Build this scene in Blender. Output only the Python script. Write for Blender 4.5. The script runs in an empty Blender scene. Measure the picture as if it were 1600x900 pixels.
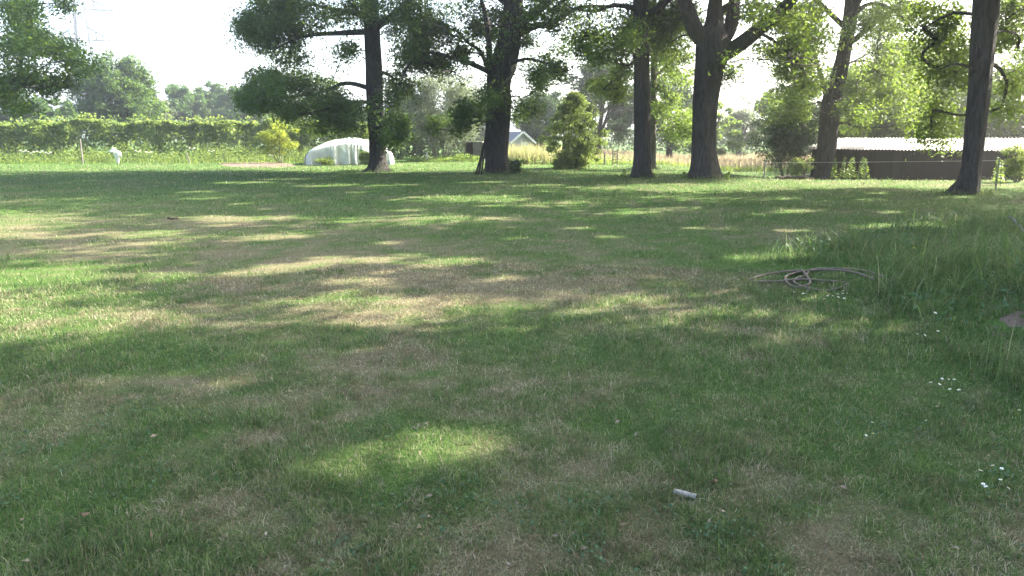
import bpy, bmesh, math, random
import numpy as np
from mathutils import Vector, Matrix

# ------------------------------------------------------------------ camera, sky, sun, exposure
SC = bpy.context.scene
COL = SC.collection
F = 1155.0                       # focal length in pixels of the 1600 px wide photograph
CAM_H = 1.6
HORIZON = 215.0
PITCH = math.atan((450.0 - HORIZON) / F)
SUN_AZ = math.radians(66.0)      # to the right of the view direction
SUN_EL = math.radians(36.0)

cam_d = bpy.data.cameras.new('camera')
cam_d.sensor_width = 36.0
cam_d.lens = 36.0 * F / 1600.0
cam_d.clip_start = 0.05
cam_d.clip_end = 4000.0
cam = bpy.data.objects.new('camera', cam_d)
COL.objects.link(cam)
cam.location = (0, 0, CAM_H)
cam.rotation_euler = (math.pi / 2 - PITCH, 0, 0)
SC.camera = cam

world = bpy.data.worlds.new('World')
SC.world = world
world.use_nodes = True
wn = world.node_tree.nodes
wl = world.node_tree.links
wn.clear()
w_out = wn.new('ShaderNodeOutputWorld')
w_bg = wn.new('ShaderNodeBackground')
w_sky = wn.new('ShaderNodeTexSky')
w_sky.sky_type = 'NISHITA'
w_sky.sun_disc = False
w_sky.sun_elevation = SUN_EL
w_sky.sun_rotation = SUN_AZ
w_sky.air_density = 1.0
w_sky.dust_density = 3.0
w_sky.ozone_density = 1.0
w_bg.inputs['Strength'].default_value = 0.12
wl.new(w_sky.outputs['Color'], w_bg.inputs['Color'])
wl.new(w_bg.outputs['Background'], w_out.inputs['Surface'])

sun_dir = Vector((math.sin(SUN_AZ) * math.cos(SUN_EL), math.cos(SUN_AZ) * math.cos(SUN_EL), math.sin(SUN_EL)))
sun_d = bpy.data.lights.new('sun', 'SUN')
sun_d.energy = 5.0
sun_d.angle = math.radians(0.5)
sun_d.color = (1.0, 0.93, 0.78)
sun = bpy.data.objects.new('sun', sun_d)
COL.objects.link(sun)
sun.rotation_euler = (-sun_dir).to_track_quat('-Z', 'Y').to_euler()
sun.location = (40, 30, 60)

SC.view_settings.view_transform = 'Standard'
SC.view_settings.look = 'None'
SC.view_settings.exposure = 2.98
SC.view_settings.gamma = 1.0
SC.view_settings.use_curve_mapping = False
SC.render.engine = 'CYCLES'
cy = SC.cycles
cy.use_denoising = True
cy.max_bounces = 6
cy.diffuse_bounces = 4
cy.glossy_bounces = 2
cy.transmission_bounces = 4
cy.transparent_max_bounces = 8
cy.volume_bounces = 0
cy.caustics_reflective = False
cy.caustics_refractive = False
cy.sample_clamp_indirect = 6.0

# ------------------------------------------------------------------ small maths helpers
rng = np.random.default_rng(7)
random.seed(7)
SP, CP = math.sin(PITCH), math.cos(PITCH)


def ray(u, v):
    cx = (u - 800.0) / F
    cyy = (450.0 - v) / F
    return np.array([cx, CP + cyy * SP, -SP + cyy * CP])


def at(u, v, depth):
    d = ray(u, v)
    t = depth / d[1]
    return np.array([d[0] * t, depth, CAM_H + d[2] * t])


def _hash(ix, iy, seed):
    n = (ix.astype(np.int64) * 374761393 + iy.astype(np.int64) * 668265263 + seed * 1442695041) & 0x7fffffff
    n = ((n ^ (n >> 13)) * 1274126177) & 0x7fffffff
    n = n ^ (n >> 16)
    return (n & 0xffff) / 65535.0


def vnoise(x, y, seed=0):
    x = np.asarray(x, float)
    y = np.asarray(y, float)
    ix = np.floor(x)
    iy = np.floor(y)
    fx = x - ix
    fy = y - iy
    fx = fx * fx * (3 - 2 * fx)
    fy = fy * fy * (3 - 2 * fy)
    a = _hash(ix, iy, seed)
    b = _hash(ix + 1, iy, seed)
    c = _hash(ix, iy + 1, seed)
    d = _hash(ix + 1, iy + 1, seed)
    return (a * (1 - fx) + b * fx) * (1 - fy) + (c * (1 - fx) + d * fx) * fy


def fbm(x, y, seed=0, octs=4):
    s = 0.0
    a = 0.5
    tot = 0.0
    for o in range(octs):
        s = s + a * vnoise(np.asarray(x) * 2 ** o + 17.3 * o, np.asarray(y) * 2 ** o - 9.1 * o, seed + o)
        tot += a
        a *= 0.55
    return s / tot


def sstep(a, b, x):
    t = np.clip((np.asarray(x, float) - a) / (b - a), 0, 1)
    return t * t * (3 - 2 * t)


MOUND = (5.15, 6.7)


def height(x, y):
    x = np.asarray(x, float)
    y = np.asarray(y, float)
    near = 1.0 - sstep(45, 80, np.hypot(x, y))
    h = 0.07 * (fbm(x * 0.22, y * 0.22, 3, 3) - 0.5) * near
    h = h + 0.020 * (fbm(x * 1.7, y * 1.7, 5, 2) - 0.5) * (1.0 - sstep(10, 22, np.hypot(x, y)))
    h = h + 0.36 * np.exp(-(((x - MOUND[0] - 0.6) / 1.5) ** 2 + ((y - MOUND[1] - 0.3) / 2.2) ** 2))
    h = h - 0.42 * sstep(27, 36, y) * sstep(8, 14, x) * (1.0 - sstep(60, 110, y))
    return h


def ground(u, v):
    """point of the terrain seen at a pixel of the photograph"""
    d = ray(u, v)
    t = CAM_H / max(-d[2], 1e-3)
    for _ in range(12):
        p = d * t
        z = float(height(p[0], p[1]))
        t = (CAM_H - z) / max(-d[2], 1e-3)
    p = d * t
    return np.array([p[0], p[1], float(height(p[0], p[1]))])


def catmull(pts, n):
    pts = np.asarray(pts, float)
    P = np.vstack([2 * pts[0] - pts[1], pts, 2 * pts[-1] - pts[-2]])
    out = []
    for i in range(1, len(P) - 2):
        p0, p1, p2, p3 = P[i - 1], P[i], P[i + 1], P[i + 2]
        for t in np.linspace(0, 1, n, endpoint=False):
            out.append(0.5 * ((2 * p1) + (-p0 + p2) * t + (2 * p0 - 5 * p1 + 4 * p2 - p3) * t * t + (-p0 + 3 * p1 - 3 * p2 + p3) * t ** 3))
    out.append(P[-2])
    return np.array(out)


# ------------------------------------------------------------------ objects
def tag(o, label=None, cat=None, group=None, kind=None):
    if label:
        o['label'] = label
    if cat:
        o['category'] = cat
    if group:
        o['group'] = group
    if kind:
        o['kind'] = kind
    return o


def link(name, mesh, mat=None, parent=None, loc=None, smooth=False):
    o = bpy.data.objects.new(name, mesh)
    COL.objects.link(o)
    if mat is not None and len(mesh.materials) == 0:
        mesh.materials.append(mat)
    if parent is not None:
        o.parent = parent
    if loc is not None:
        o.location = loc
    if smooth:
        mesh.polygons.foreach_set('use_smooth', np.ones(len(mesh.polygons), bool))
    return o


def empty(name, loc=(0, 0, 0), rz=0.0):
    o = bpy.data.objects.new(name, None)
    o.empty_display_size = 0.2
    COL.objects.link(o)
    o.location = loc
    o.rotation_euler = (0, 0, rz)
    return o


def np_mesh(name, V, faces_list, attrs=None):
    """faces_list: list of int arrays (n,k); attrs: {name: per-face float array}"""
    me = bpy.data.meshes.new(name)
    V = np.ascontiguousarray(V, dtype=np.float32)
    me.vertices.add(len(V))
    me.vertices.foreach_set('co', V.ravel())
    loops = np.concatenate([np.asarray(f, np.int32).ravel() for f in faces_list])
    counts = np.concatenate([np.full(len(f), np.asarray(f).shape[1], np.int32) for f in faces_list])
    starts = np.concatenate([[0], np.cumsum(counts)[:-1]]).astype(np.int32)
    me.loops.add(len(loops))
    me.loops.foreach_set('vertex_index', loops)
    me.polygons.add(len(counts))
    me.polygons.foreach_set('loop_start', starts)
    me.polygons.foreach_set('loop_total', counts)
    me.update(calc_edges=True)
    for k, a in (attrs or {}).items():
        at_ = me.attributes.new(k, 'FLOAT', 'FACE')
        at_.data.foreach_set('value', np.ascontiguousarray(a, dtype=np.float32))
    return me


class MB:
    """collects boxes, bars and tubes into one mesh"""

    def __init__(self):
        self.v = []
        self.f = []

    def add(self, verts, faces):
        n = len(self.v)
        self.v.extend([tuple(map(float, p)) for p in verts])
        self.f.extend([tuple(i + n for i in f) for f in faces])

    def box(self, c, s, rz=0.0, M=None):
        hx, hy, hz = s[0] / 2, s[1] / 2, s[2] / 2
        vs = [Vector((x, y, z)) for z in (-hz, hz) for x, y in ((-hx, -hy), (hx, -hy), (hx, hy), (-hx, hy))]
        R = M if M is not None else Matrix.Rotation(rz, 3, 'Z')
        vs = [R @ p + Vector(c) for p in vs]
        self.add(vs, [(3, 2, 1, 0), (4, 5, 6, 7), (0, 1, 5, 4), (1, 2, 6, 5), (2, 3, 7, 6), (3, 0, 4, 7)])
        return self

    def bar(self, a, b, w, h=None):
        a = Vector(a)
        b = Vector(b)
        d = b - a
        q = d.to_track_quat('Z', 'X').to_matrix()
        self.box((a + b) / 2, (w, h or w, d.length), M=q)
        return self

    def tube(self, pts, radii, n=8, cap=True):
        pts = [Vector(p) for p in pts]
        rings = []
        ref = Vector((0.31, 0.17, 0.93)).normalized()
        for i, p in enumerate(pts):
            t = (pts[min(i + 1, len(pts) - 1)] - pts[max(i - 1, 0)]).normalized()
            x = t.cross(ref)
            if x.length < 0.05:
                x = t.cross(Vector((1, 0, 0)))
            x.normalize()
            y = t.cross(x)
            r = radii[i] if hasattr(radii, '__len__') else radii
            rings.append([p + (x * math.cos(k * 2 * math.pi / n) + y * math.sin(k * 2 * math.pi / n)) * r for k in range(n)])
        base = [q for ring in rings for q in ring]
        fs = []
        for i in range(len(pts) - 1):
            for k in range(n):
                fs.append((i * n + k, i * n + (k + 1) % n, (i + 1) * n + (k + 1) % n, (i + 1) * n + k))
        if cap:
            fs.append(tuple(range(n))[::-1])
            fs.append(tuple((len(pts) - 1) * n + k for k in range(n)))
        self.add(base, fs)
        return self

    def mesh(self, name):
        me = bpy.data.meshes.new(name)
        me.from_pydata(self.v, [], self.f)
        me.update()
        return me

    def build(self, name, mat, parent=None, loc=None, smooth=False):
        return link(name, self.mesh(name), mat, parent, loc, smooth)


# ------------------------------------------------------------------ materials
def new_mat(name):
    m = bpy.data.materials.new(name)
    m.use_nodes = True
    nt = m.node_tree
    nt.nodes.clear()
    out = nt.nodes.new('ShaderNodeOutputMaterial')
    return m, nt, out


def rgba(c):
    return (c[0], c[1], c[2], 1.0)


def n_noise(nt, scale, detail=4, rough=0.6, vec=None, coord='Object'):
    t = nt.nodes.new('ShaderNodeTexNoise')
    t.inputs['Scale'].default_value = scale
    t.inputs['Detail'].default_value = detail
    t.inputs['Roughness'].default_value = rough
    if vec is None:
        tc = nt.nodes.new('ShaderNodeTexCoord')
        vec = tc.outputs[coord]
    nt.links.new(vec, t.inputs['Vector'])
    return t


def n_ramp(nt, fac, stops):
    r = nt.nodes.new('ShaderNodeValToRGB')
    e = r.color_ramp.elements
    while len(e) < len(stops):
        e.new(0.5)
    for i, (p, c) in enumerate(stops):
        e[i].position = p
        e[i].color = rgba(c)
    nt.links.new(fac, r.inputs['Fac'])
    return r


def n_mix(nt, fac, a, b):
    m = nt.nodes.new('ShaderNodeMix')
    m.data_type = 'RGBA'
    if isinstance(fac, float):
        m.inputs[0].default_value = fac
    else:
        nt.links.new(fac, m.inputs[0])
    for i, s in ((6, a), (7, b)):
        if isinstance(s, tuple):
            m.inputs[i].default_value = rgba(s)
        else:
            nt.links.new(s, m.inputs[i])
    return m.outputs[2]


def surface_mat(name, c1, c2, scale=3.0, rough=0.8, bump=0.3, spec=0.3, stretch=None, detail=6, c3=None, metal=0.0, bscale=None):
    """mottled procedural surface with fine relief"""
    m, nt, out = new_mat(name)
    p = nt.nodes.new('ShaderNodeBsdfPrincipled')
    tc = nt.nodes.new('ShaderNodeTexCoord')
    vec = tc.outputs['Object']
    if stretch:
        mp = nt.nodes.new('ShaderNodeMapping')
        mp.inputs['Scale'].default_value = stretch
        nt.links.new(vec, mp.inputs['Vector'])
        vec = mp.outputs['Vector']
    n1 = n_noise(nt, scale, detail, 0.65, vec)
    stops = [(0.3, c1), (0.7, c2)]
    if c3:
        stops = [(0.25, c1), (0.5, c2), (0.75, c3)]
    r = n_ramp(nt, n1.outputs['Fac'], stops)
    nt.links.new(r.outputs['Color'], p.inputs['Base Color'])
    p.inputs['Roughness'].default_value = rough
    p.inputs['Specular IOR Level'].default_value = spec
    p.inputs['Metallic'].default_value = metal
    if bump:
        n2 = n_noise(nt, bscale or scale * 4, 5, 0.7, vec)
        b = nt.nodes.new('ShaderNodeBump')
        b.inputs['Strength'].default_value = bump
        b.inputs['Distance'].default_value = 0.03
        nt.links.new(n2.outputs['Fac'], b.inputs['Height'])
        nt.links.new(b.outputs['Normal'], p.inputs['Normal'])
    nt.links.new(p.outputs['BSDF'], out.inputs['Surface'])
    return m


def leaf_mat(name, dark, light, trans=None, tfac=0.45, rough=0.55):
    """leaf: reflects a mottled green and lets light through"""
    m, nt, out = new_mat(name)
    at_ = nt.nodes.new('ShaderNodeAttribute')
    at_.attribute_name = 'v'
    r = n_ramp(nt, at_.outputs['Fac'], [(0.0, dark), (1.0, light)])
    p = nt.nodes.new('ShaderNodeBsdfPrincipled')
    p.inputs['Roughness'].default_value = rough
    p.inputs['Specular IOR Level'].default_value = 0.28
    nt.links.new(r.outputs['Color'], p.inputs['Base Color'])
    t = nt.nodes.new('ShaderNodeBsdfTranslucent')
    trans = trans or tuple(min(1.0, c * k) for c, k in zip(light, (1.5, 1.5, 0.8)))
    tr = n_ramp(nt, at_.outputs['Fac'], [(0.0, tuple(c * 0.75 for c in trans)), (1.0, trans)])
    nt.links.new(tr.outputs['Color'], t.inputs['Color'])
    mx = nt.nodes.new('ShaderNodeMixShader')
    mx.inputs[0].default_value = tfac
    nt.links.new(p.outputs['BSDF'], mx.inputs[1])
    nt.links.new(t.outputs['BSDF'], mx.inputs[2])
    nt.links.new(mx.outputs['Shader'], out.inputs['Surface'])
    return m


def grass_mat(name, tfac=0.46):
    """blade colour from two own attributes: dry (0 lush .. 1 straw) and v (blade to blade variation)"""
    m, nt, out = new_mat(name)
    a = nt.nodes.new('ShaderNodeAttribute')
    a.attribute_name = 'dry'
    b = nt.nodes.new('ShaderNodeAttribute')
    b.attribute_name = 'v'
    g = n_ramp(nt, b.outputs['Fac'], [(0.0, (0.034, 0.072, 0.022)), (0.55, (0.072, 0.132, 0.032)), (1.0, (0.140, 0.208, 0.056))])
    s = n_ramp(nt, b.outputs['Fac'], [(0.0, (0.145, 0.098, 0.052)), (0.5, (0.225, 0.180, 0.115)), (1.0, (0.42, 0.365, 0.26))])
    c = n_mix(nt, a.outputs['Fac'], g.outputs['Color'], s.outputs['Color'])
    p = nt.nodes.new('ShaderNodeBsdfPrincipled')
    p.inputs['Roughness'].default_value = 0.6
    p.inputs['Specular IOR Level'].default_value = 0.2
    nt.links.new(c, p.inputs['Base Color'])
    t = nt.nodes.new('ShaderNodeBsdfTranslucent')
    gm = nt.nodes.new('ShaderNodeGamma')
    gm.inputs['Gamma'].default_value = 0.86
    nt.links.new(c, gm.inputs['Color'])
    nt.links.new(gm.outputs['Color'], t.inputs['Color'])
    mx = nt.nodes.new('ShaderNodeMixShader')
    mx.inputs[0].default_value = tfac
    nt.links.new(p.outputs['BSDF'], mx.inputs[1])
    nt.links.new(t.outputs['BSDF'], mx.inputs[2])
    nt.links.new(mx.outputs['Shader'], out.inputs['Surface'])
    return m


def lawn_mat():
    m, nt, out = new_mat('lawn_ground')
    p = nt.nodes.new('ShaderNodeBsdfPrincipled')
    p.inputs['Roughness'].default_value = 0.95
    p.inputs['Specular IOR Level'].default_value = 0.05
    a = nt.nodes.new('ShaderNodeAttribute')
    a.attribute_name = 'dryness'
    n1 = n_noise(nt, 9.0, 6, 0.7)
    n2 = n_noise(nt, 60.0, 4, 0.7)
    add = nt.nodes.new('ShaderNodeMath')
    add.operation = 'MULTIPLY_ADD'
    nt.links.new(n1.outputs['Fac'], add.inputs[0])
    add.inputs[1].default_value = 0.5
    nt.links.new(n2.outputs['Fac'], add.inputs[2])
    g = n_ramp(nt, add.outputs[0], [(0.45, (0.026, 0.055, 0.013)), (0.95, (0.070, 0.125, 0.028))])
    s = n_ramp(nt, add.outputs[0], [(0.45, (0.070, 0.058, 0.036)), (0.95, (0.19, 0.155, 0.10))])
    c = n_mix(nt, a.outputs['Fac'], g.outputs['Color'], s.outputs['Color'])
    nt.links.new(c, p.inputs['Base Color'])
    b = nt.nodes.new('ShaderNodeBump')
    b.inputs['Strength'].default_value = 0.7
    b.inputs['Distance'].default_value = 0.03
    nt.links.new(n2.outputs['Fac'], b.inputs['Height'])
    nt.links.new(b.outputs['Normal'], p.inputs['Normal'])
    nt.links.new(p.outputs['BSDF'], out.inputs['Surface'])
    return m


def bark_mat(name, c1, c2, moss=(0.06, 0.075, 0.035)):
    m, nt, out = new_mat(name)
    p = nt.nodes.new('ShaderNodeBsdfPrincipled')
    p.inputs['Roughness'].default_value = 0.9
    p.inputs['Specular IOR Level'].default_value = 0.15
    tc = nt.nodes.new('ShaderNodeTexCoord')
    mp = nt.nodes.new('ShaderNodeMapping')
    mp.inputs['Scale'].default_value = (1.0, 1.0, 0.16)
    nt.links.new(tc.outputs['Object'], mp.inputs['Vector'])
    n1 = n_noise(nt, 14.0, 6, 0.7, mp.outputs['Vector'])
    n2 = n_noise(nt, 1.1, 4, 0.6, tc.outputs['Object'])
    r = n_ramp(nt, n1.outputs['Fac'], [(0.40, c1), (0.60, c2)])
    mk = n_ramp(nt, n2.outputs['Fac'], [(0.52, (0, 0, 0)), (0.7, (0.7, 0.7, 0.7))])
    c = n_mix(nt, mk.outputs['Color'], r.outputs['Color'], moss)
    nt.links.new(c, p.inputs['Base Color'])
    b = nt.nodes.new('ShaderNodeBump')
    b.inputs['Strength'].default_value = 1.0
    b.inputs['Distance'].default_value = 0.12
    nt.links.new(n1.outputs['Fac'], b.inputs['Height'])
    nt.links.new(b.outputs['Normal'], p.inputs['Normal'])
    nt.links.new(p.outputs['BSDF'], out.inputs['Surface'])
    return m


M = {}
M['lawn'] = lawn_mat()
M['grass'] = grass_mat('grass_blades')
M['bark'] = bark_mat('oak_bark', (0.020, 0.018, 0.018), (0.062, 0.056, 0.053), (0.035, 0.042, 0.022))
M['bark_pale'] = bark_mat('pale_bark', (0.07, 0.062, 0.05), (0.17, 0.15, 0.125))
M['oak'] = leaf_mat('oak_leaf', (0.018, 0.044, 0.014), (0.046, 0.092, 0.022), (0.17, 0.27, 0.035), 0.34)
M['oak_backlit'] = leaf_mat('oak_leaf_backlit', (0.024, 0.055, 0.015), (0.060, 0.112, 0.025), (0.24, 0.35, 0.045), 0.43)  # same oak leaf, coloured brighter to carry the backlit glow on the right
M['oak_light'] = leaf_mat('oak_leaf_light', (0.035, 0.075, 0.018), (0.085, 0.150, 0.032), (0.24, 0.345, 0.055), 0.45)
M['mid'] = leaf_mat('far_leaf', (0.028, 0.062, 0.016), (0.070, 0.128, 0.028), None, 0.35)
M['dark'] = leaf_mat('dark_leaf', (0.020, 0.042, 0.018), (0.045, 0.085, 0.030), None, 0.30)
M['willow'] = leaf_mat('willow_leaf', (0.060, 0.085, 0.050), (0.130, 0.160, 0.095), (0.22, 0.27, 0.13), 0.35)
M['hedge'] = leaf_mat('hedge_leaf', (0.038, 0.078, 0.020), (0.125, 0.180, 0.046), (0.30, 0.39, 0.075), 0.44)
M['yellow'] = leaf_mat('yellow_leaf', (0.10, 0.15, 0.022), (0.22, 0.27, 0.035), (0.40, 0.46, 0.05), 0.45)
M['nettle'] = leaf_mat('nettle_leaf', (0.055, 0.11, 0.025), (0.14, 0.22, 0.05), (0.28, 0.40, 0.06), 0.42)
M['reed'] = leaf_mat('reed_stem', (0.16, 0.17, 0.07), (0.34, 0.33, 0.17), (0.40, 0.40, 0.17), 0.35)
M['meadow'] = leaf_mat('meadow_seedhead', (0.20, 0.17, 0.10), (0.42, 0.33, 0.24), (0.40, 0.33, 0.20), 0.35)
def board_mat():
    m, nt, out = new_mat('shed_board')
    p = nt.nodes.new('ShaderNodeBsdfPrincipled')
    oi = nt.nodes.new('ShaderNodeObjectInfo')
    tc = nt.nodes.new('ShaderNodeTexCoord')
    mp = nt.nodes.new('ShaderNodeMapping')
    mp.inputs['Scale'].default_value = (6, 6, 0.8)
    nt.links.new(tc.outputs['Object'], mp.inputs['Vector'])
    n1 = n_noise(nt, 4.0, 6, 0.7, mp.outputs['Vector'])
    r1 = n_ramp(nt, n1.outputs['Fac'], [(0.3, (0.006, 0.006, 0.006)), (0.7, (0.022, 0.021, 0.020))])
    r2 = n_ramp(nt, oi.outputs['Random'], [(0.0, (0.006, 0.006, 0.006)), (0.6, (0.015, 0.014, 0.013)), (1.0, (0.045, 0.042, 0.038))])
    c = n_mix(nt, 0.5, r1.outputs['Color'], r2.outputs['Color'])
    nt.links.new(c, p.inputs['Base Color'])
    p.inputs['Roughness'].default_value = 0.85
    p.inputs['Specular IOR Level'].default_value = 0.1
    nt.links.new(p.outputs['BSDF'], out.inputs['Surface'])
    return m


M['board'] = board_mat()
M['umbel'] = surface_mat('umbel_white', (0.55, 0.57, 0.50), (0.75, 0.76, 0.70), 8, 0.8, 0.0)
M['soil'] = surface_mat('bare_soil', (0.050, 0.037, 0.028), (0.15, 0.113, 0.087), 6, 0.95, 1.0, 0.1, c3=(0.17, 0.12, 0.09), bscale=30)
M['plastic'] = None
M['hill'] = surface_mat('far_hill', (0.045, 0.075, 0.045), (0.10, 0.14, 0.07), 0.03, 1.0, 0.0, 0.0)
M['steel'] = surface_mat('pylon_steel', (0.03, 0.034, 0.042), (0.05, 0.055, 0.065), 2, 0.6, 0.0, 0.4)
M['white'] = surface_mat('white_paint', (0.50, 0.50, 0.48), (0.66, 0.66, 0.64), 4, 0.6, 0.1)
M['wood_grey'] = surface_mat('weathered_wood', (0.10, 0.09, 0.08), (0.24, 0.22, 0.20), 6, 0.9, 0.4, 0.1, (1, 1, 6))
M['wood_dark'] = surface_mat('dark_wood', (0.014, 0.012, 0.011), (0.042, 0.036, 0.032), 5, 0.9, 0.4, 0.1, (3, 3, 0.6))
M['roof_sheet'] = surface_mat('roof_cement', (0.06, 0.05, 0.045), (0.34, 0.32, 0.31), 2.4, 0.75, 0.2, 0.2, c3=(0.24, 0.22, 0.21))
M['slate'] = surface_mat('slate', (0.05, 0.048, 0.055), (0.09, 0.088, 0.10), 5, 0.6, 0.2, 0.4)
M['siding'] = surface_mat('pale_siding', (0.22, 0.23, 0.24), (0.32, 0.33, 0.34), 3, 0.8, 0.1)
M['glass'] = surface_mat('shed_glass', (0.30, 0.36, 0.46), (0.40, 0.46, 0.55), 1, 0.12, 0.0, 0.8)
M['hose'] = surface_mat('hose_skin', (0.05, 0.037, 0.028), (0.13, 0.098, 0.074), 9, 0.7, 0.3, 0.3, c3=(0.085, 0.065, 0.05))
M['pipe'] = surface_mat('pipe_pale', (0.21, 0.19, 0.155), (0.36, 0.335, 0.285), 60, 0.8, 0.4, 0.3)
M['pipe_in'] = surface_mat('pipe_inside', (0.10, 0.075, 0.06), (0.17, 0.13, 0.10), 30, 0.9, 0.3, 0.1)
M['stone'] = surface_mat('pale_stone', (0.28, 0.27, 0.25), (0.48, 0.46, 0.43), 5, 0.9, 0.5, 0.2)
M['log'] = surface_mat('dead_wood', (0.022, 0.018, 0.015), (0.075, 0.060, 0.050), 5, 0.95, 0.6, 0.1, (1, 1, 1))
M['wire'] = surface_mat('fence_wire', (0.55, 0.56, 0.58), (0.70, 0.71, 0.72), 5, 0.35, 0.0, 0.6, metal=0.6)
M['petal'] = surface_mat('daisy_petal', (0.74, 0.75, 0.76), (0.84, 0.85, 0.86), 30, 0.7, 0.0)
M['pollen'] = surface_mat('daisy_centre', (0.60, 0.42, 0.03), (0.75, 0.55, 0.05), 30, 0.8, 0.0)
M['stem'] = surface_mat('flower_stem', (0.05, 0.10, 0.03), (0.09, 0.15, 0.04), 30, 0.8, 0.0)
M['dead_leaf'] = surface_mat('dead_leaf', (0.10, 0.055, 0.035), (0.20, 0.12, 0.085), 30, 0.8, 0.2)


def plastic_mat():
    m, nt, out = new_mat('tunnel_plastic')
    p = nt.nodes.new('ShaderNodeBsdfPrincipled')
    n1 = n_noise(nt, 2.2, 5, 0.65)
    r = n_ramp(nt, n1.outputs['Fac'], [(0.3, (0.58, 0.60, 0.61)), (0.6, (0.84, 0.85, 0.86))])
    nt.links.new(r.outputs['Color'], p.inputs['Base Color'])
    p.inputs['Roughness'].default_value = 0.35
    t = nt.nodes.new('ShaderNodeBsdfTranslucent')
    t.inputs['Color'].default_value = (0.75, 0.77, 0.76, 1)
    mx = nt.nodes.new('ShaderNodeMixShader')
    mx.inputs[0].default_value = 0.35
    nt.links.new(p.outputs['BSDF'], mx.inputs[1])
    nt.links.new(t.outputs['BSDF'], mx.inputs[2])
    nt.links.new(mx.outputs['Shader'], out.inputs['Surface'])
    return m


M['plastic'] = plastic_mat()

# ------------------------------------------------------------------ ground
# worn and dry places of the lawn, as pixels of their centres with sizes in metres
DRY = []
for (u, v, rx, ry, k) in ((560, 440, 2.6, 1.3, 0.45), (830, 455, 2.2, 1.6, 0.45), (650, 482, 1.0, 0.6, 0.5), (390, 395, 2.4, 1.3, 0.5), (960, 435, 1.6, 0.9, 0.35),
                          (330, 520, 1.0, 0.9, 0.3), (560, 560, 0.7, 0.7, 0.3), (680, 570, 0.5, 0.4, 0.35), (380, 690, 0.28, 0.25, 0.4), (860, 800, 0.4, 0.25, 0.3),
                          (1290, 790, 0.35, 0.4, 0.35), (1200, 720, 0.3, 0.3, 0.3), (900, 605, 0.5, 0.3, 0.4), (120, 590, 0.7, 0.4, 0.3), (330, 600, 0.5, 0.3, 0.4),
                          (60, 365, 4.0, 2.5, 0.4), (250, 350, 4.0, 2.5, 0.35), (1180, 440, 0.7, 0.6, 0.3), (660, 340, 3.0, 1.2, 0.3), (770, 850, 0.3, 0.2, 0.3),
                          (1350, 880, 0.3, 0.3, 0.4), (270, 800, 0.3, 0.2, 0.2), (570, 720, 0.25, 0.2, 0.2)):
    g = ground(u, v)
    DRY.append((g[0], g[1], rx, ry, k))
LUSH = []
for (u, v, rx, ry, k) in ((200, 550, 0.9, 0.7, 0.7), (760, 540, 0.35, 0.35, 0.7), (640, 470, 1.0, 0.5, 0.3), (950, 660, 0.4, 0.3, 0.6), (560, 740, 0.3, 0.25, 0.6), (240, 680, 0.35, 0.3, 0.6),
                          (60, 800, 0.45, 0.4, 0.8), (60, 430, 2.0, 1.2, 0.4), (1100, 590, 1.0, 1.0, 0.4), (650, 690, 0.4, 0.3, 0.5), (1280, 400, 1.4, 1.0, 0.8), (1450, 430, 2.0, 2.0, 0.9), (1480, 560, 1.2, 1.0, 0.8)):
    g = ground(u, v)
    LUSH.append((g[0], g[1], rx, ry, k))


def dryness(x, y):
    x = np.asarray(x, float)
    y = np.asarray(y, float)
    n = fbm(x * 0.55, y * 0.75, 21, 4)
    n2 = fbm(x * 2.3, y * 2.3, 31, 3)
    n3 = fbm(x * 7.0, y * 7.0, 37, 2)
    n4 = fbm(x * 19.0, y * 19.0, 39, 2)
    d = 0.9 * (n4 - 0.5) * (1 - sstep(9, 16, y)) + 0.70 * (n - 0.5) + 1.0 * (n2 - 0.5) + 1.2 * (n3 - 0.5) + 0.25 - 0.17 * sstep(9, 18, y)
    warp = 0.35 * (n2 - 0.5) + 0.2
    for (cx, cyy, rx, ry, k) in DRY:
        q = ((x - cx) / rx) ** 2 + ((y - cyy) / ry) ** 2
        d = d + 0.72 * k * (0.55 + 0.9 * n2) * np.exp(-q * (1 + warp))
    for (cx, cyy, rx, ry, k) in LUSH:
        q = ((x - cx) / rx) ** 2 + ((y - cyy) / ry) ** 2
        d = d - k * np.exp(-q * (1 + warp))
    d = d - 0.22 * sstep(24, 34, y)
    return np.clip(d, 0.0, 0.85)


def axis(near, step, growth, far):
    out = [0.0]
    s = step
    while out[-1] < far:
        if out[-1] > near:
            s *= growth
        out.append(out[-1] + s)
    return np.array(out)


ax = axis(8.0, 0.19, 1.08, 1500.0)
xs = np.concatenate([-ax[:0:-1], ax])
ay = axis(12.0, 0.19, 1.07, 2600.0)
ys = np.concatenate([-axis(2.0, 0.6, 1.4, 300.0)[:0:-1], ay])
GX, GY = np.meshgrid(xs, ys)
GZ = height(GX, GY)
V = np.stack([GX.ravel(), GY.ravel(), GZ.ravel()], 1)
nx, ny = len(xs), len(ys)
ii = (np.arange(ny - 1)[:, None] * nx + np.arange(nx - 1)[None, :]).ravel()
quads = np.stack([ii, ii + 1, ii + nx + 1, ii + nx], 1)
me = np_mesh('lawn', V, [quads])
a_ = me.attributes.new('dryness', 'FLOAT', 'POINT')
a_.data.foreach_set('value', dryness(GX.ravel(), GY.ravel()).astype(np.float32))
lawn = link('lawn', me, M['lawn'], smooth=True)
tag(lawn, 'mown lawn with dry straw coloured patches', None, None, 'structure')

# distant wooded ridge
mb = MB()
N = 200
R0 = 950.0
vs, fs = [], []


def ridge(i):
    return 14 + 20 * float(fbm(i * 0.07, 0.5, 71, 3))


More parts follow.
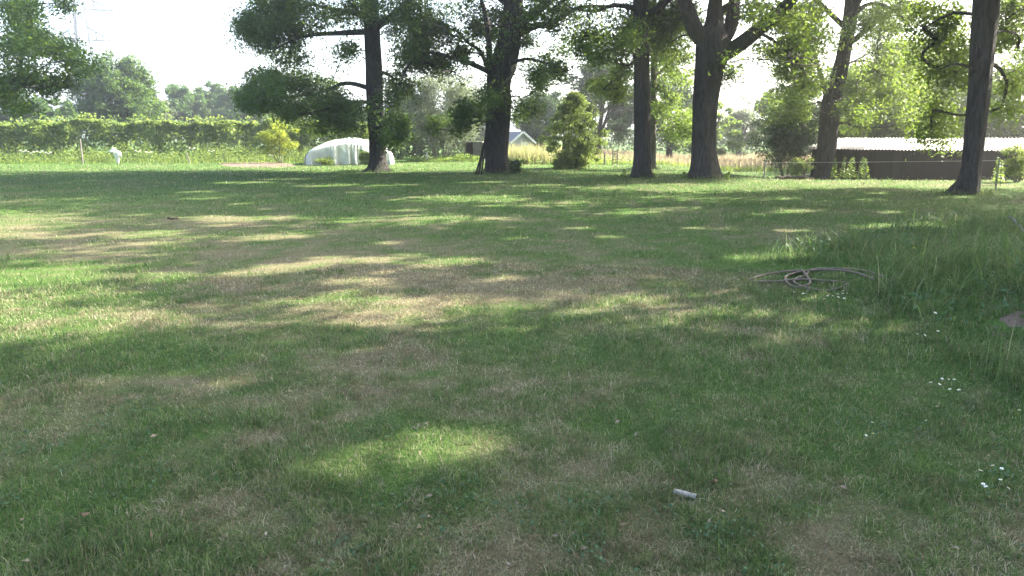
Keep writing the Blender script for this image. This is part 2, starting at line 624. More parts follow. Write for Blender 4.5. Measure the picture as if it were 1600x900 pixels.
for i in range(N + 1):
    a = math.radians(-60 + 120 * i / N)
    hh = ridge(i)
    for r, z in ((R0 - 260, -1.0), (R0 - 120, hh * 0.55), (R0, hh), (R0 + 240, hh * 0.7), (R0 + 300, -1.0)):
        vs.append((math.sin(a) * r, math.cos(a) * r, z))
for i in range(N):
    for k in range(4):
        fs.append((i * 5 + k, (i + 1) * 5 + k, (i + 1) * 5 + k + 1, i * 5 + k + 1))
mb.add(vs, fs)
tag(mb.build('hills', M['hill'], smooth=True), 'low wooded ridge on the far horizon', None, None, 'structure')


def soil_patch(name, label, outline_px, lift=0.012, n=26):
    pts = np.array([ground(u, v)[:2] for u, v in outline_px])
    c = pts.mean(0)
    ring = catmull(np.vstack([pts, pts[:1]]), 8)[:-1]
    vs = [(c[0], c[1], float(height(c[0], c[1])) + lift + 0.02)]
    fs = []
    K = 6
    m = len(ring)
    for k in range(1, K + 1):
        for j, p in enumerate(ring):
            q = c + (p - c) * k / K
            jag = 1.0 + (0.10 * (random.random() - 0.5) if k == K else 0)
            q = c + (q - c) * jag
            z = float(height(q[0], q[1])) + (lift + 0.07 * (float(fbm(q[0] * 9, q[1] * 9, 55, 3)) - 0.35) if k < K else -0.01)
            vs.append((q[0], q[1], z))
    for j in range(m):
        fs.append((0, 1 + j, 1 + (j + 1) % m))
        for k in range(K - 1):
            b = 1 + k * m
            fs.append((b + j, b + m + j, b + m + (j + 1) % m, b + (j + 1) % m))
    mb = MB()
    mb.add(vs, fs)
    o = mb.build(name, M['soil'], smooth=True)
    tag(o, label, None, None, 'structure')
    return pts


SOIL = []
SOIL.append(soil_patch('soil_bed', 'strip of bare brown soil in front of the hedge', [(338, 255), (380, 253.5), (430, 254), (462, 257), (455, 261), (400, 262), (352, 259.5)]))
SOIL.append(soil_patch('soil_scrape', 'patch of bare soil on the overgrown bank at the right', [(1538, 524), (1552, 502), (1582, 488), (1640, 486), (1670, 515), (1610, 534)], -0.006))


def in_soil(x, y):
    m = np.zeros(len(x), bool)
    for pts in SOIL:
        c = pts.mean(0)
        r = (pts.max(0) - pts.min(0)) / 2
        m |= (((x - c[0]) / r[0]) ** 2 + ((y - c[1]) / r[1]) ** 2) < 0.5 * (0.1 + 1.6 * vnoise(x * 5, y * 5, 57))
    return m


# ------------------------------------------------------------------ grass
def blades(x, y, hgt, wid, lean, az, dry, v, seg):
    """one curved tapering blade for each point"""
    n = len(x)
    z = height(x, y) - 0.004
    base = np.stack([x, y, z], 1)
    d = np.stack([np.cos(az), np.sin(az), np.zeros(n)], 1)
    fa = az + rng.uniform(0.6, 2.5, n)
    wv = np.stack([np.cos(fa), np.sin(fa), np.zeros(n)], 1) * (wid / 2)[:, None]
    up = np.array([0, 0, 1.0])
    Vs = []
    for k in range(seg):
        t = k / seg
        c = base + d * (hgt * np.sin(lean * t) * t)[:, None] + up * (hgt * t * np.cos(lean * t))[:, None]
        w = wv * (1 - 0.45 * t)
        Vs += [c - w, c + w]
    c = base + d * (hgt * np.sin(lean))[:, None] + up * (hgt * np.cos(lean))[:, None]
    Vs.append(c)
    k = 2 * seg + 1
    Vall = np.stack(Vs, 1).reshape(-1, 3)
    o = np.arange(n)[:, None] * k
    F_ = []
    at_d, at_v = [], []
    for s in range(seg - 1):
        F_.append(np.concatenate([o + 2 * s, o + 2 * s + 1, o + 2 * s + 3, o + 2 * s + 2], 1))
        at_d.append(dry)
        at_v.append(v)
    F_.append(np.concatenate([o + 2 * seg - 2, o + 2 * seg - 1, o + 2 * seg], 1))
    at_d.append(dry)
    at_v.append(v)
    return Vall, F_, np.concatenate(at_d), np.concatenate(at_v)


def wedge(n, d0, d1, half=math.radians(40)):
    d = np.exp(rng.uniform(math.log(d0), math.log(d1), n))
    th = rng.uniform(-half, half, n)
    return d * np.sin(th), d * np.cos(th), d


RANK_PX = [(1640, 660), (1545, 600), (1480, 560), (1430, 500), (1360, 465), (1330, 448), (1395, 436), (1380, 418), (1240, 414), (1165, 412), (1230, 390), (1330, 372), (1420, 352), (1640, 330)]
RANK = np.array([ground(u, v)[:2] for u, v in RANK_PX])
RANK = np.vstack([RANK, [[14, 15], [9, 5]]])


def in_poly(x, y, P):
    r = np.zeros(len(x), bool)
    j = len(P) - 1
    for i in range(len(P)):
        c = ((P[i, 1] > y) != (P[j, 1] > y)) & (x < (P[j, 0] - P[i, 0]) * (y - P[i, 1]) / (P[j, 1] - P[i, 1] + 1e-12) + P[i, 0])
        r ^= c
        j = i
    return r


def lawn_grass(name, label, n, d0, d1, seg):
    x, y, d = wedge(n, d0, d1)
    dr = dryness(x, y)
    keep = ~in_soil(x, y)
    keep &= rng.random(n) > 0.12 * dr * (d < 14)
    x, y, d, dr = x[keep], y[keep], d[keep], dr[keep]
    n = len(x)
    isdry = np.clip(dr * 1.10 + rng.normal(0, 0.36, n), 0, 1)
    isdry = np.where(rng.random(n) < 0.09, rng.uniform(0.5, 1.0, n), isdry)
    clump = fbm(x * 3.1, y * 3.1, 91, 2)
    hgt = (0.022 + 0.034 * rng.random(n)) * (1.10 - 0.40 * dr) * (0.45 + 1.0 * clump)
    hgt *= 1.0 + 0.55 * (1 - dr) * (fbm(x * 0.9, y * 0.9, 93, 2) > 0.55)
    hgt *= 1 + 0.018 * d
    hgt *= np.where(rng.random(n) < 0.03, 1.7, 1.0)
    wid = np.maximum(0.0032, 0.00082 * d) * rng.uniform(0.7, 1.4, n)
    lean = np.clip(rng.normal(0.75 + 0.30 * isdry, 0.40, n), 0.02, 1.5)
    flat = rng.random(n) < 0.22 * (0.4 + dr)
    lean = np.where(flat, rng.uniform(1.2, 1.5, n), lean)
    az = rng.uniform(0, 2 * math.pi, n) + 0.8 * np.sin(fbm(x * 1.2, y * 1.2, 95, 2) * 9)
    v = np.clip(rng.normal(0.5, 0.30, n) + 0.40 * (fbm(x * 1.1, y * 1.1, 97, 3) - 0.5) + 0.75 * (fbm(x * 9.0, y * 9.0, 99, 2) - 0.5), 0, 1)
    Vv, Ff, ad, av = blades(x, y, hgt, wid, lean, az, isdry, v, seg)
    o = link(name, np_mesh(name, Vv, Ff, {'dry': ad, 'v': av}), M['grass'])
    tag(o, label, 'grass', None, 'stuff')
    return o


lawn_grass('grass', 'short mown grass of the near lawn, green mixed with straw', 300000, 2.0, 9.5, 2)
lawn_grass('grass', 'mown grass farther off under the trees', 190000, 9.5, 52.0, 1)

# longer rough grass on the bank at the right
x = rng.uniform(2.2, 15, 130000)
y = rng.uniform(3.6, 17, 130000)
k = in_poly(x, y, RANK) & ~in_soil(x, y)
dd = np.hypot(x, y)
k &= rng.random(len(x)) < np.clip((7.0 / dd) ** 2, 0.05, 1.0)
k &= (fbm(x * 1.6, y * 1.6, 111, 3) + rng.normal(0, 0.10, len(x))) > 0.40
x, y = x[k], y[k]
n = len(x)
edge = fbm(x * 0.9, y * 0.9, 113, 2)
sd_ = np.hypot((x - SOIL[1].mean(0)[0]) / 1.1, (y - SOIL[1].mean(0)[1] + 0.25) / 0.9)
Vv, Ff, ad, av = blades(x, y, (0.35 + 0.65 * sstep(0.5, 1.3, sd_)) * rng.uniform(0.12, 0.50, n) * (0.35 + 1.1 * edge), np.maximum(0.0055, 0.0009 * np.hypot(x, y)) * rng.uniform(0.7, 1.3, n),
                        np.clip(rng.normal(1.0, 0.45, n), 0.05, 2.0), fbm(x * 1.1, y * 1.1, 117, 2) * 14 + rng.normal(0, 0.8, n), np.clip(rng.normal(0.07, 0.18, n), 0, 0.9), np.clip(rng.normal(0.48, 0.26, n), 0, 1), 4)
tag(link('rough_grass', np_mesh('rough_grass', Vv, Ff, {'dry': ad, 'v': av}), M['grass']), 'long unmown grass flopping over the bank at the right', 'grass', None, 'stuff')


# ------------------------------------------------------------------ leaves
def leaf_geo(C, size, tilt=0.75, aspect=0.62, fold=0.22, up=None):
    """a folded rhombus for each centre"""
    n = len(C)
    nrm = rng.normal(0, tilt, (n, 3)) + (np.array([0, 0, 1.0]) if up is None else up)
    nrm /= np.linalg.norm(nrm, axis=1)[:, None]
    a = rng.normal(0, 1, (n, 3))
    a -= nrm * (a * nrm).sum(1)[:, None]
    a /= np.linalg.norm(a, axis=1)[:, None] + 1e-9
    b = np.cross(nrm, a)
    s = (np.asarray(size) * rng.uniform(0.7, 1.3, n))[:, None]
    p0 = C - a * s * 0.5
    p2 = C + a * s * 0.5
    m = C + a * s * 0.08
    p1 = m + b * s * aspect * 0.5 + nrm * s * fold * 0.5
    p3 = m - b * s * aspect * 0.5 + nrm * s * fold * 0.5
    return np.stack([p0, p1, p2, p3], 1).reshape(-1, 3)


def leaf_tris(C, size, tilt=0.75, aspect=0.72):
    """a small three-cornered leaf for each centre"""
    n = len(C)
    nrm = rng.normal(0, tilt, (n, 3)) + np.array([0, 0, 1.0])
    nrm /= np.linalg.norm(nrm, axis=1)[:, None]
    a = rng.normal(0, 1, (n, 3))
    a -= nrm * (a * nrm).sum(1)[:, None]
    a /= np.linalg.norm(a, axis=1)[:, None] + 1e-9
    b = np.cross(nrm, a)
    s = (np.asarray(size) * rng.uniform(0.7, 1.3, n))[:, None]
    k = rng.uniform(-0.2, 0.3, n)[:, None]
    return np.stack([C - a * s * 0.5, C + a * s * k + b * s * aspect * 0.5, C + a * s * 0.5 - b * s * 0.12], 1).reshape(-1, 3)


def leaf_mesh(name, V, v, k=4):
    if k == 3:
        n = len(V) // 3
        return np_mesh(name, V, [np.arange(n)[:, None] * 3 + np.arange(3)[None, :]], {'v': v})
    n = len(V) // 4
    q = np.arange(n)[:, None] * 4 + np.arange(4)[None, :]
    return np_mesh(name, V, [q], {'v': v})


# openings in the canopy: where the sun reaches the lawn in dapples (pixel of the patch, half width in metres)
GAPS = []
for (u, v, r) in ((650, 700, .50), (700, 705, .36), (590, 715, .34), (400, 425, .5), (450, 418, .5), (500, 412, .5), (550, 407, .5), (610, 403, .42), (650, 483, .50), (600, 478, .45), (490, 468, .38), (700, 410, .45),
                  (380, 342, .7), (330, 340, .6), (430, 342, .5), (720, 312, .8), (680, 308, .8), (760, 308, .7), (800, 312, .5), (700, 340, .6), (750, 342, .6), (650, 338, .5), (620, 290, .9),
                  (760, 285, .9), (840, 290, .8), (880, 292, .8), (560, 300, .6), (1090, 357, .5), (1130, 358, .5), (1230, 360, .5), (1350, 355, .5), (1380, 352, .5), (1200, 402, .4), (1230, 398, .4),
                  (1240, 330, .5), (1020, 290, 1.0), (950, 293, 1.0), (1080, 292, .8), (200, 365, .6), (230, 368, .5), (20, 368, .6), (80, 512, .45), (135, 508, .45), (40, 430, .5), (30, 495, .3), (100, 370, .5),
                  (430, 370, .5), (520, 290, .8), (450, 280, 1.0), (380, 285, 1.0), (300, 300, .6), (950, 370, .4), (910, 357, .4), (1450, 352, .5), (280, 430, .35), (860, 318, .6), (560, 345, .5)):
    GAPS.append((ground(u, v), r * 1.08))
_g = np.random.default_rng(5)
for k in range(90):
    u, v = _g.uniform(0, 1600), 272 + 190 * _g.random() ** 1.7
    if u > 900 and v > 345:
        continue
    GAPS.append((ground(u, v), _g.uniform(0.18, 0.42)))
SUNV = np.array(sun_dir)


def shaded(C):
    """False for leaves that would stand in one of the openings"""
    k = np.ones(len(C), bool)
    wob = (0.45 + 0.95 * vnoise(C[:, 0] * 1.7 + C[:, 2] * 1.1, C[:, 1] * 1.7 - C[:, 2] * 0.7, 77)) * (0.55 + 0.6 * rng.random(len(C)) ** 0.6)
    for g, r in GAPS:
        w = C - g
        t = w @ SUNV
        d2 = (w * w).sum(1) - t * t
        k &= ~((d2 < (r * wob) ** 2) & (t > 5.0))
    return k


class Tree:
    def __init__(self, base):
        self.base = np.array(base, float)
        self.P = []
        self.par = []
        self.rf = []
        self.leaf_n = []
        self.heavy = []          # (pts, radii) of finely built trunk and limbs
        self.clumps = []         # (pos, radius, leaves, size)

    def node(self, p, par, rf=0.0, tip=0):
        self.P.append(np.array(p, float))
        self.par.append(par)
        self.rf.append(rf)
        self.leaf_n.append(tip)
        return len(self.P) - 1

    def chain(self, par, pts, radii, heavy=True):
        """a trunk or limb along a smooth curve; returns node ids"""
        arr = np.column_stack([np.asarray(pts, float), np.asarray(radii, float)])
        L = np.linalg.norm(np.diff(arr[:, :3], axis=0), axis=1).max()
        c = catmull(arr, max(2, int(L / 0.35)))
        if heavy:
            self.heavy.append((c[:, :3], np.maximum(c[:, 3], 0.012)))
        ids = []
        p = par
        for q in c:
            p = self.node(q[:3], p, float(q[3]) if heavy else 0.0)
            ids.append(p)
        return ids

    def grow(self, targets, step=0.7, zpen=1.6, rmax_attach=0.5):
        T = [np.asarray(t, float) for t in targets]
        if not T:
            return
        P0 = np.array(self.P)
        dist = [np.linalg.norm(P0 - t, axis=1).min() for t in T]
        cap = len(self.P) + len(T) * 14
        A = np.zeros((cap, 3))
        A[:len(self.P)] = P0
        zmin = self.base[2] + 1.6
        for i in np.argsort(dist):
            t = T[i]
            n = len(self.P)
            dv = A[:n] - t
            d = np.sqrt((dv ** 2).sum(1)) + zpen * np.maximum(0, dv[:, 2]) + 4.0 * np.maximum(0, zmin - A[:n, 2])
            j = int(np.argmin(d))
            p0 = self.P[j]
            L = np.linalg.norm(t - p0)
            if L < 0.15:
                self.leaf_n[j] += 1
                continue
            pj = self.par[j]
            fw = (p0 - self.P[pj]) if pj >= 0 else np.array([0, 0, 1.0])
            fw = fw / (np.linalg.norm(fw) + 1e-9)
            ctrl = p0 + fw * L * 0.28 + (t - p0) * 0.30 + np.array([0, 0, 0.10 * L]) + rng.normal(0, 0.07 * L, 3)
            m = min(12, max(2, int(L / step) + 1))
            p = j
            for k in range(1, m + 1):
                s = k / m
                q = (1 - s) ** 2 * p0 + 2 * s * (1 - s) * ctrl + s * s * t
                p = self.node(q, p)
                if len(self.P) <= cap:
                    A[len(self.P) - 1] = q
            self.leaf_n[p] += 1

    def wood(self, name, mat, parent, r_tip=0.011, expo=0.50, heavy_sides=26, rough=0.07):
        n = len(self.P)
        cnt = np.array(self.leaf_n, float)
        for i in range(n - 1, -1, -1):
            if self.par[i] >= 0:
                cnt[self.par[i]] += cnt[i]
        rad = np.maximum(r_tip * np.maximum(cnt, 0.6) ** expo, 0.0)
        rf = np.array(self.rf)
        kids = [[] for _ in range(n)]
        for i in range(n):
            if self.par[i] >= 0:
                kids[self.par[i]].append(i)
        mb = MB()
        base = Vector(self.base)
        started = [i for i in range(n) if rf[i] == 0 and (self.par[i] < 0 or rf[self.par[i]] > 0)]
        stack = list(started)
        while stack:
            i = stack.pop()
            pts, rr = [], []
            if self.par[i] >= 0:
                pts.append(self.P[self.par[i]])
                rr.append(min(rad[i] * 1.15, rf[self.par[i]] * 0.8 if rf[self.par[i]] > 0 else 9))
            cur = i
            while True:
                pts.append(self.P[cur])
                rr.append(rad[cur])
                ks = [c for c in kids[cur] if rf[c] == 0]
                if not ks:
                    break
                ks.sort(key=lambda c: -cnt[c])
                stack.extend(ks[1:])
                cur = ks[0]
            m = max(rr)
            sides = 9 if m > 0.14 else 6 if m > 0.05 else 4 if m > 0.02 else 3
            mb.tube([Vector(p) - base for p in pts], rr, sides, cap=False)
        for pts, rr in self.heavy:
            self._heavy(mb, pts, rr, heavy_sides if max(rr) > 0.2 else 12, rough)
        o = mb.build(name, mat, parent, smooth=True)
        return o

    def _heavy(self, mb, pts, rr, sides, rough):
        base = self.base
        n = len(pts)
        vs, fs = [], []
        seed = random.randint(0, 999)
        for i in range(n):
            t = pts[min(i + 1, n - 1)] - pts[max(i - 1, 0)]
            t = t / np.linalg.norm(t)
            x = np.cross(t, np.array([0.0, 1.0, 0.02]))
            x /= np.linalg.norm(x)
            y = np.cross(t, x)
            r = rr[i]
            zb = pts[i][2] - base[2]
            for k in range(sides):
                a = 2 * math.pi * k / sides
                lump = 1 + rough * 2.2 * (float(vnoise(math.cos(a) * 2.2 + seed, math.sin(a) * 2.2 + zb * 0.55, 5)) - 0.5)
                lump += rough * 1.2 * (float(vnoise(k * 0.9 + seed, zb * 0.8, 9)) - 0.5)
                if zb < 0.9:
                    lump += 0.22 * (0.9 - zb) * (0.5 + 0.5 * math.sin(a * 5 + seed)) ** 2
                p = pts[i] + (x * math.cos(a) + y * math.sin(a)) * r * lump - base
                vs.append(p)
        for i in range(n - 1):
            for k in range(sides):
                fs.append((i * sides + k, i * sides + (k + 1) % sides, (i + 1) * sides + (k + 1) % sides, (i + 1) * sides + k))
        mb.add(vs, fs)

    def crown(self, name, mat, parent, flat=0.78, tilt=0.85):
        Cs, Ss, Vs = [], [], []
        for (p, r, n, s) in self.clumps:
            g = rng.normal(0, 1, (n, 3))
            g /= np.linalg.norm(g, axis=1)[:, None]
            g *= (rng.random(n) ** 0.45)[:, None] * r
            g[:, 2] *= flat
            # a few spikes of foliage so that the outline is not round
            g *= (1 + 0.45 * (rng.random(n) < 0.18))[:, None]
            Cs.append(p + g)
            Ss.append(np.full(n, s))
            Vs.append(np.clip(rng.normal(0.5, 0.22, n) + rng.normal(0, 0.12), 0, 1))
        C = np.concatenate(Cs)
        keep = shaded(C) if self.base[1] < 42 else np.ones(len(C), bool)
        C = C[keep] - self.base
        V = leaf_tris(C, np.concatenate(Ss)[keep], tilt)
        o = link(name, leaf_mesh(name, V, np.concatenate(Vs)[keep], 3), mat, parent)
        o['kind'] = 'stuff'
        return o


def px_trunk(rows, depth):
    """trunk centre line and radius from rows of (v, left u, right u) at one depth"""
    pts, rr = [], []
    for v, a, b in rows:
        c = at((a + b) / 2, v, depth)
        pts.append(c)
        rr.append((b - a) / 2 / F * depth * 1.0)
    return pts, rr


def oak(name, label, foot, rows, limbs, blobs, top=17.0, spread=7.0, upper=110, leafmat='oak', centre=(0, 0), barkmat='bark', leaf=0.155, per=250, low_rise=6.0, up_leaf=0.40, up_per=100, group=None, extra=None):
    g = ground(*foot)
    D = float(g[1])
    T = Tree(g)
    pts, rr = px_trunk(rows, D)
    dz = g[2] - 0.12 - pts[0][2]
    pts[0] = pts[0] + np.array([0, 0, dz])
    # carry the leader on above the frame
    lead = pts[-1] - pts[-2]
    lead = lead / np.linalg.norm(lead)
    ztop = g[2] + top * 0.8
    cur = pts[-1]
    r = rr[-1]
    n_up = 5
    for k in range(n_up):
        cur = cur + (lead * 0.5 + np.array([rng.normal(0, 0.12), rng.normal(0, 0.12), 0.8])) * (ztop - pts[-1][2]) / n_up * 0.35 if False else cur + np.array([lead[0] * 0.5 + rng.normal(0, 0.12), lead[1] * 0.5 + rng.normal(0, 0.12), 1.0]) * max(0.6, (ztop - rr[-1] - pts[len(rows) - 1][2]) / n_up)
        r = r * 0.76
        pts.append(cur)
        rr.append(max(r, 0.05))
    ids = T.chain(-1, pts, rr)
    trunk_nodes = [(i, T.P[i][2]) for i in ids]
    for limb in limbs:
        (lp, r0, r1) = limb
        p3 = [at(u, v, D + dd) for (u, v, dd) in lp]
        par = min(range(len(T.P)), key=lambda i: np.linalg.norm(T.P[i] - p3[0]))
        T.chain(par, [T.P[par]] + p3[1:], np.linspace(r0, r1, len(p3)))
    # free primary limbs above the frame
    zs = [z for _, z in trunk_nodes]
    for k in range(7):
        z0 = g[2] + low_rise + (top * 0.7 - low_rise) * (k + 0.3) / 7
        i = min(ids, key=lambda q: abs(T.P[q][2] - z0))
        a = k * 2.4 + rng.uniform(-0.4, 0.4)
        L = spread * (0.95 - 0.45 * k / 7)
        s = T.P[i]
        e = s + np.array([math.cos(a) * L, math.sin(a) * L, L * rng.uniform(0.1, 0.5)])
        m = s + (e - s) * 0.45 + np.array([0, 0, L * 0.16])
        T.chain(i, [s, m, e], [T.rf[i] * 0.42, T.rf[i] * 0.27, 0.05])
    targets = []
    for (u, v, ru, rv, n, *off) in blobs:
        for _ in range(int(n * 1.85)):
            a = rng.uniform(0, 6.283)
            q = math.sqrt(rng.random())
            t = at(u + math.cos(a) * q * ru * 1.08, v + math.sin(a) * q * rv * 1.25, D + (off[0] + abs(rng.normal(0, 1.2)) if off else rng.normal(0, 2.0)))
            if t[2] < g[2] + 1.3:
                continue
            targets.append(t)
            T.clumps.append((t, rng.uniform(0.38, 0.92), int(per * rng.uniform(0.6, 1.3)), leaf))
    c = np.array([g[0] + centre[0], g[1] + centre[1], g[2] + low_rise + (top - low_rise) * 0.45])
    rz = (top - low_rise) * 0.58
    k = 0
    while k < upper * 1.85:
        q = rng.normal(0, 1, 3)
        q = q / np.linalg.norm(q) * rng.uniform(0.35, 1.0) ** 0.6
        t = c + q * np.array([spread, spread, rz])
        vis = CAM_H + 0.195 * np.hypot(t[0], t[1])
        if t[2] < max(g[2] + low_rise * 0.8, vis + 0.4):
            k += 0.35
            continue
        if vnoise(t[0] * 0.45 + t[2] * 0.31, t[1] * 0.45 - t[2] * 0.23, 200) < 0.41:
            k += 0.5
            continue
        targets.append(t)
        T.clumps.append((t, rng.uniform(0.85, 1.5), int(up_per * rng.uniform(0.7, 1.3)), up_leaf))
        k += 1
    T.grow(targets)
    root = empty(name, tuple(g))
    tag(root, label, 'tree', group)
    T.wood('trunk', M[barkmat], root)
    T.crown('crown', M[leafmat], root)
    return root


OAKS = 'mature trees standing along the far side of the lawn'
oak('oak_tree', 'tall straight tree in front of the white plastic tunnel', (590, 268),
    [(271, 566, 616), (262, 575, 607), (250, 577.5, 603.5), (225, 576.5, 601), (190, 575, 600), (150, 573, 598), (110, 571.5, 596.5), (70, 570, 594), (30, 569, 592), (0, 568, 590), (-60, 566, 586)],
    [([(575, 45, 0), (530, 52, -0.6), (480, 56, -1.0), (430, 75, -1.4)], 0.15, 0.04),
     ([(575, 30, 0), (545, 18, 0.5), (510, 12, 1.0), (450, -5, 1.0)], 0.13, 0.04),
     ([(578, 135, 0), (540, 130, 0.8), (500, 145, 1.3), (430, 155, 1.6)], 0.12, 0.03),
     ([(578, 165, 0), (545, 160, -1.2), (505, 172, -2.0), (450, 182, -2.6)], 0.09, 0.025),
     ([(592, 110, 0), (612, 120, 0.9), (622, 160, 1.4), (625, 200, 1.5)], 0.08, 0.02),
     ([(590, 40, 0), (620, 20, -1.0), (650, 15, -1.5)], 0.10, 0.03)],
    [(430, 12, 50, 18, 15), (415, 52, 42, 20, 15), (392, 45, 18, 14, 6), (475, 25, 40, 22, 11), (450, 85, 35, 16, 7), (440, 130, 45, 14, 13), (410, 152, 34, 12, 12), (500, 140, 40, 16, 8),
     (480, 168, 60, 13, 15), (535, 172, 30, 14, 7), (500, 193, 42, 9, 5), (545, 198, 22, 9, 2), (550, 15, 36, 16, 8), (612, 25, 25, 25, 6), (620, 185, 15, 22, 8), (615, 215, 13, 12, 5), (608, 140, 10, 20, 3), (535, 85, 25, 14, 3)],
    top=18, spread=8.3, upper=150)

oak('oak_tree', 'broad old tree with wooden poles leaning on its trunk', (775, 270),
    [(273, 756, 800), (262, 758, 796), (240, 758, 794), (215, 758.5, 795.5), (185, 760, 797), (160, 763, 798), (140, 762, 796), (120, 762, 798), (100, 768, 806), (70, 777, 812), (40, 783, 815), (0, 788, 816), (-60, 795, 818)],
    [([(768, 115, 0), (738, 100, -0.5), (712, 92, -1.0), (672, 82, -1.4), (640, 98, -1.8), (626, 132, -2.0)], 0.13, 0.03),
     ([(768, 100, 0), (750, 80, 0.6), (730, 66, 0.9), (705, 40, 1.2)], 0.12, 0.03),
     ([(772, 110, 0), (764, 80, -0.8), (762, 40, -1.2), (752, 0, -1.5)], 0.17, 0.08),
     ([(800, 62, 0), (832, 42, 0.6), (862, 36, 1.0), (905, 12, 1.4), (960, 10, 1.8)], 0.19, 0.06),
     ([(796, 108, 0), (820, 92, -0.9), (850, 98, -1.4), (890, 110, -1.6)], 0.09, 0.02),
     ([(792, 160, 0), (808, 150, 0.9), (822, 168, 1.2)], 0.05, 0.015)],
    [(650, 38, 38, 32, 15), (690, 72, 42, 26, 14), (640, 92, 26, 16, 8), (722, 28, 46, 28, 13), (800, 12, 46, 22, 10), (862, 25, 36, 18, 8), (850, 105, 34, 14, 8), (888, 68, 24, 16, 4),
     (703, 104, 26, 12, 4), (735, 178, 24, 12, 6), (772, 150, 16, 14, 5), (760, 62, 22, 22, 5), (822, 172, 20, 10, 4), (700, 196, 26, 9, 4), (805, 52, 26, 24, 6), (628, 130, 16, 16, 5), (835, 130, 16, 10, 3)],
    top=17, spread=8.3, upper=140)

oak('oak_tree', 'slim upright tree with ivy beside the broad forked oak', (1003, 277),
    [(280, 984, 1024), (272, 988, 1020), (258, 990.5, 1017), (230, 991, 1016), (180, 991.5, 1015.5), (120, 991, 1015), (60, 990, 1014), (0, 990, 1013), (-60, 990, 1010)],
    [([(996, 20, 0), (960, 8, -0.6), (930, 18, -1.0), (890, 12, -1.2)], 0.11, 0.03),
     ([(1005, 40, 0), (1030, 20, 0.8), (1050, -10, 1.2)], 0.10, 0.04)],
    [(1002, 60, 14, 26, 6, 0.6), (1000, 40, 12, 30, 3), (1008, 22, 18, 20, 7, 0.6), (968, 84, 26, 30, 8), (940, 40, 34, 24, 8), (930, 75, 26, 16, 4), (955, 130, 30, 30, 7, 2.5), (1030, 40, 14, 30, 6, 1.0)],
    top=16, spread=5.5, upper=80, leafmat='oak_backlit')

oak('young_tree', 'thin pale tree close behind the slim ivy clad tree', (1019, 264),
    [(266, 1012, 1028), (258, 1014, 1025.5), (220, 1014.5, 1025), (170, 1015, 1025), (100, 1017, 1026), (0, 1019, 1026), (-60, 1020, 1026)],
    [([(1022, 120, 0), (1045, 100, 0.5), (1065, 70, 0.8)], 0.06, 0.02), ([(1018, 140, 0), (1000, 128, -0.4), (980, 110, -0.6)], 0.06, 0.02)],
    [(1050, 112, 30, 42, 16), (1042, 58, 36, 36, 13), (1048, 178, 26, 26, 8), (1068, 195, 16, 20, 5)],
    top=13, spread=5.0, upper=45, leafmat='oak_light', barkmat='bark_pale', per=220)

oak('oak_tree', 'massive oak dividing into four thick limbs', (1100, 278),
    [(283, 1062, 1138), (277, 1072, 1127), (262, 1079, 1122), (235, 1082, 1119), (205, 1083, 1118.5), (175, 1084, 1120), (145, 1085, 1123), (115, 1087, 1128), (90, 1088, 1135), (70, 1089, 1138), (52, 1096, 1132), (30, 1103, 1129), (0, 1108, 1128)],
    [([(1098, 75, 0), (1088, 50, -0.2), (1076, 20, -0.3), (1064, -15, -0.4), (1050, -70, -0.6)], 0.36, 0.20),
     ([(1112, 75, 0), (1114, 45, 0.3), (1118, 15, 0.5), (1122, -20, 0.7), (1128, -80, 0.9)], 0.26, 0.16),
     ([(1128, 78, 0), (1138, 50, 0.1), (1145, 20, 0.2), (1150, -15, 0.2), (1160, -80, 0.3)], 0.30, 0.17),
     ([(1128, 95, 0), (1152, 72, -0.3), (1180, 50, -0.6), (1208, 28, -0.9), (1238, -2, -1.2), (1270, -50, -1.6)], 0.34, 0.16),
     ([(1122, 120, 0), (1136, 118, -0.6), (1146, 112, -0.9)], 0.03, 0.012),
     ([(1180, 50, -0.6), (1205, 60, -1.0), (1230, 80, -1.2)], 0.08, 0.02)],
    [(1066, 20, 16, 22, 6, 1.5), (1152, 22, 10, 14, 2, 2.0), (1222, 62, 40, 36, 17), (1192, 14, 34, 16, 7), (1250, 112, 30, 26, 10), (1138, 112, 9, 12, 3), (1056, 55, 12, 22, 5, 1.0), (1235, 20, 30, 18, 7), (1272, 60, 20, 30, 5)],
    top=18, spread=8.0, upper=140, leafmat='oak_backlit')

oak('oak_tree', 'forked tree leaning right in front of the long low shed', (1288, 281),
    [(284, 1264, 1314), (276, 1271, 1306), (262, 1275, 1303), (235, 1277, 1305), (205, 1280, 1308), (175, 1283, 1311), (150, 1288, 1315), (125, 1297, 1321), (95, 1306, 1327), (60, 1313, 1333), (20, 1319, 1340), (-15, 1322, 1344), (-60, 1326, 1346)],
    [([(1296, 165, 0), (1287, 135, -0.2), (1281, 112, -0.4), (1272, 85, -0.6)], 0.16, 0.06),
     ([(1322, 60, 0), (1334, 30, -0.3), (1352, 8, -0.6), (1378, 8, -1.0), (1402, 20, -1.3), (1430, 50, -1.6)], 0.12, 0.03),
     ([(1315, 105, 0), (1345, 90, 1.0), (1375, 75, 1.5)], 0.06, 0.02)],
    [(1240, 142, 28, 26, 8), (1270, 52, 22, 36, 6), (1372, 60, 36, 46, 16), (1360, 132, 38, 36, 14), (1402, 112, 36, 34, 10), (1422, 165, 34, 24, 8), (1340, 180, 26, 18, 6), (1228, 182, 26, 20, 7), (1392, 18, 38, 18, 8), (1440, 100, 20, 40, 5)],
    top=15, spread=6.5, upper=100, per=240, leafmat='oak_backlit')

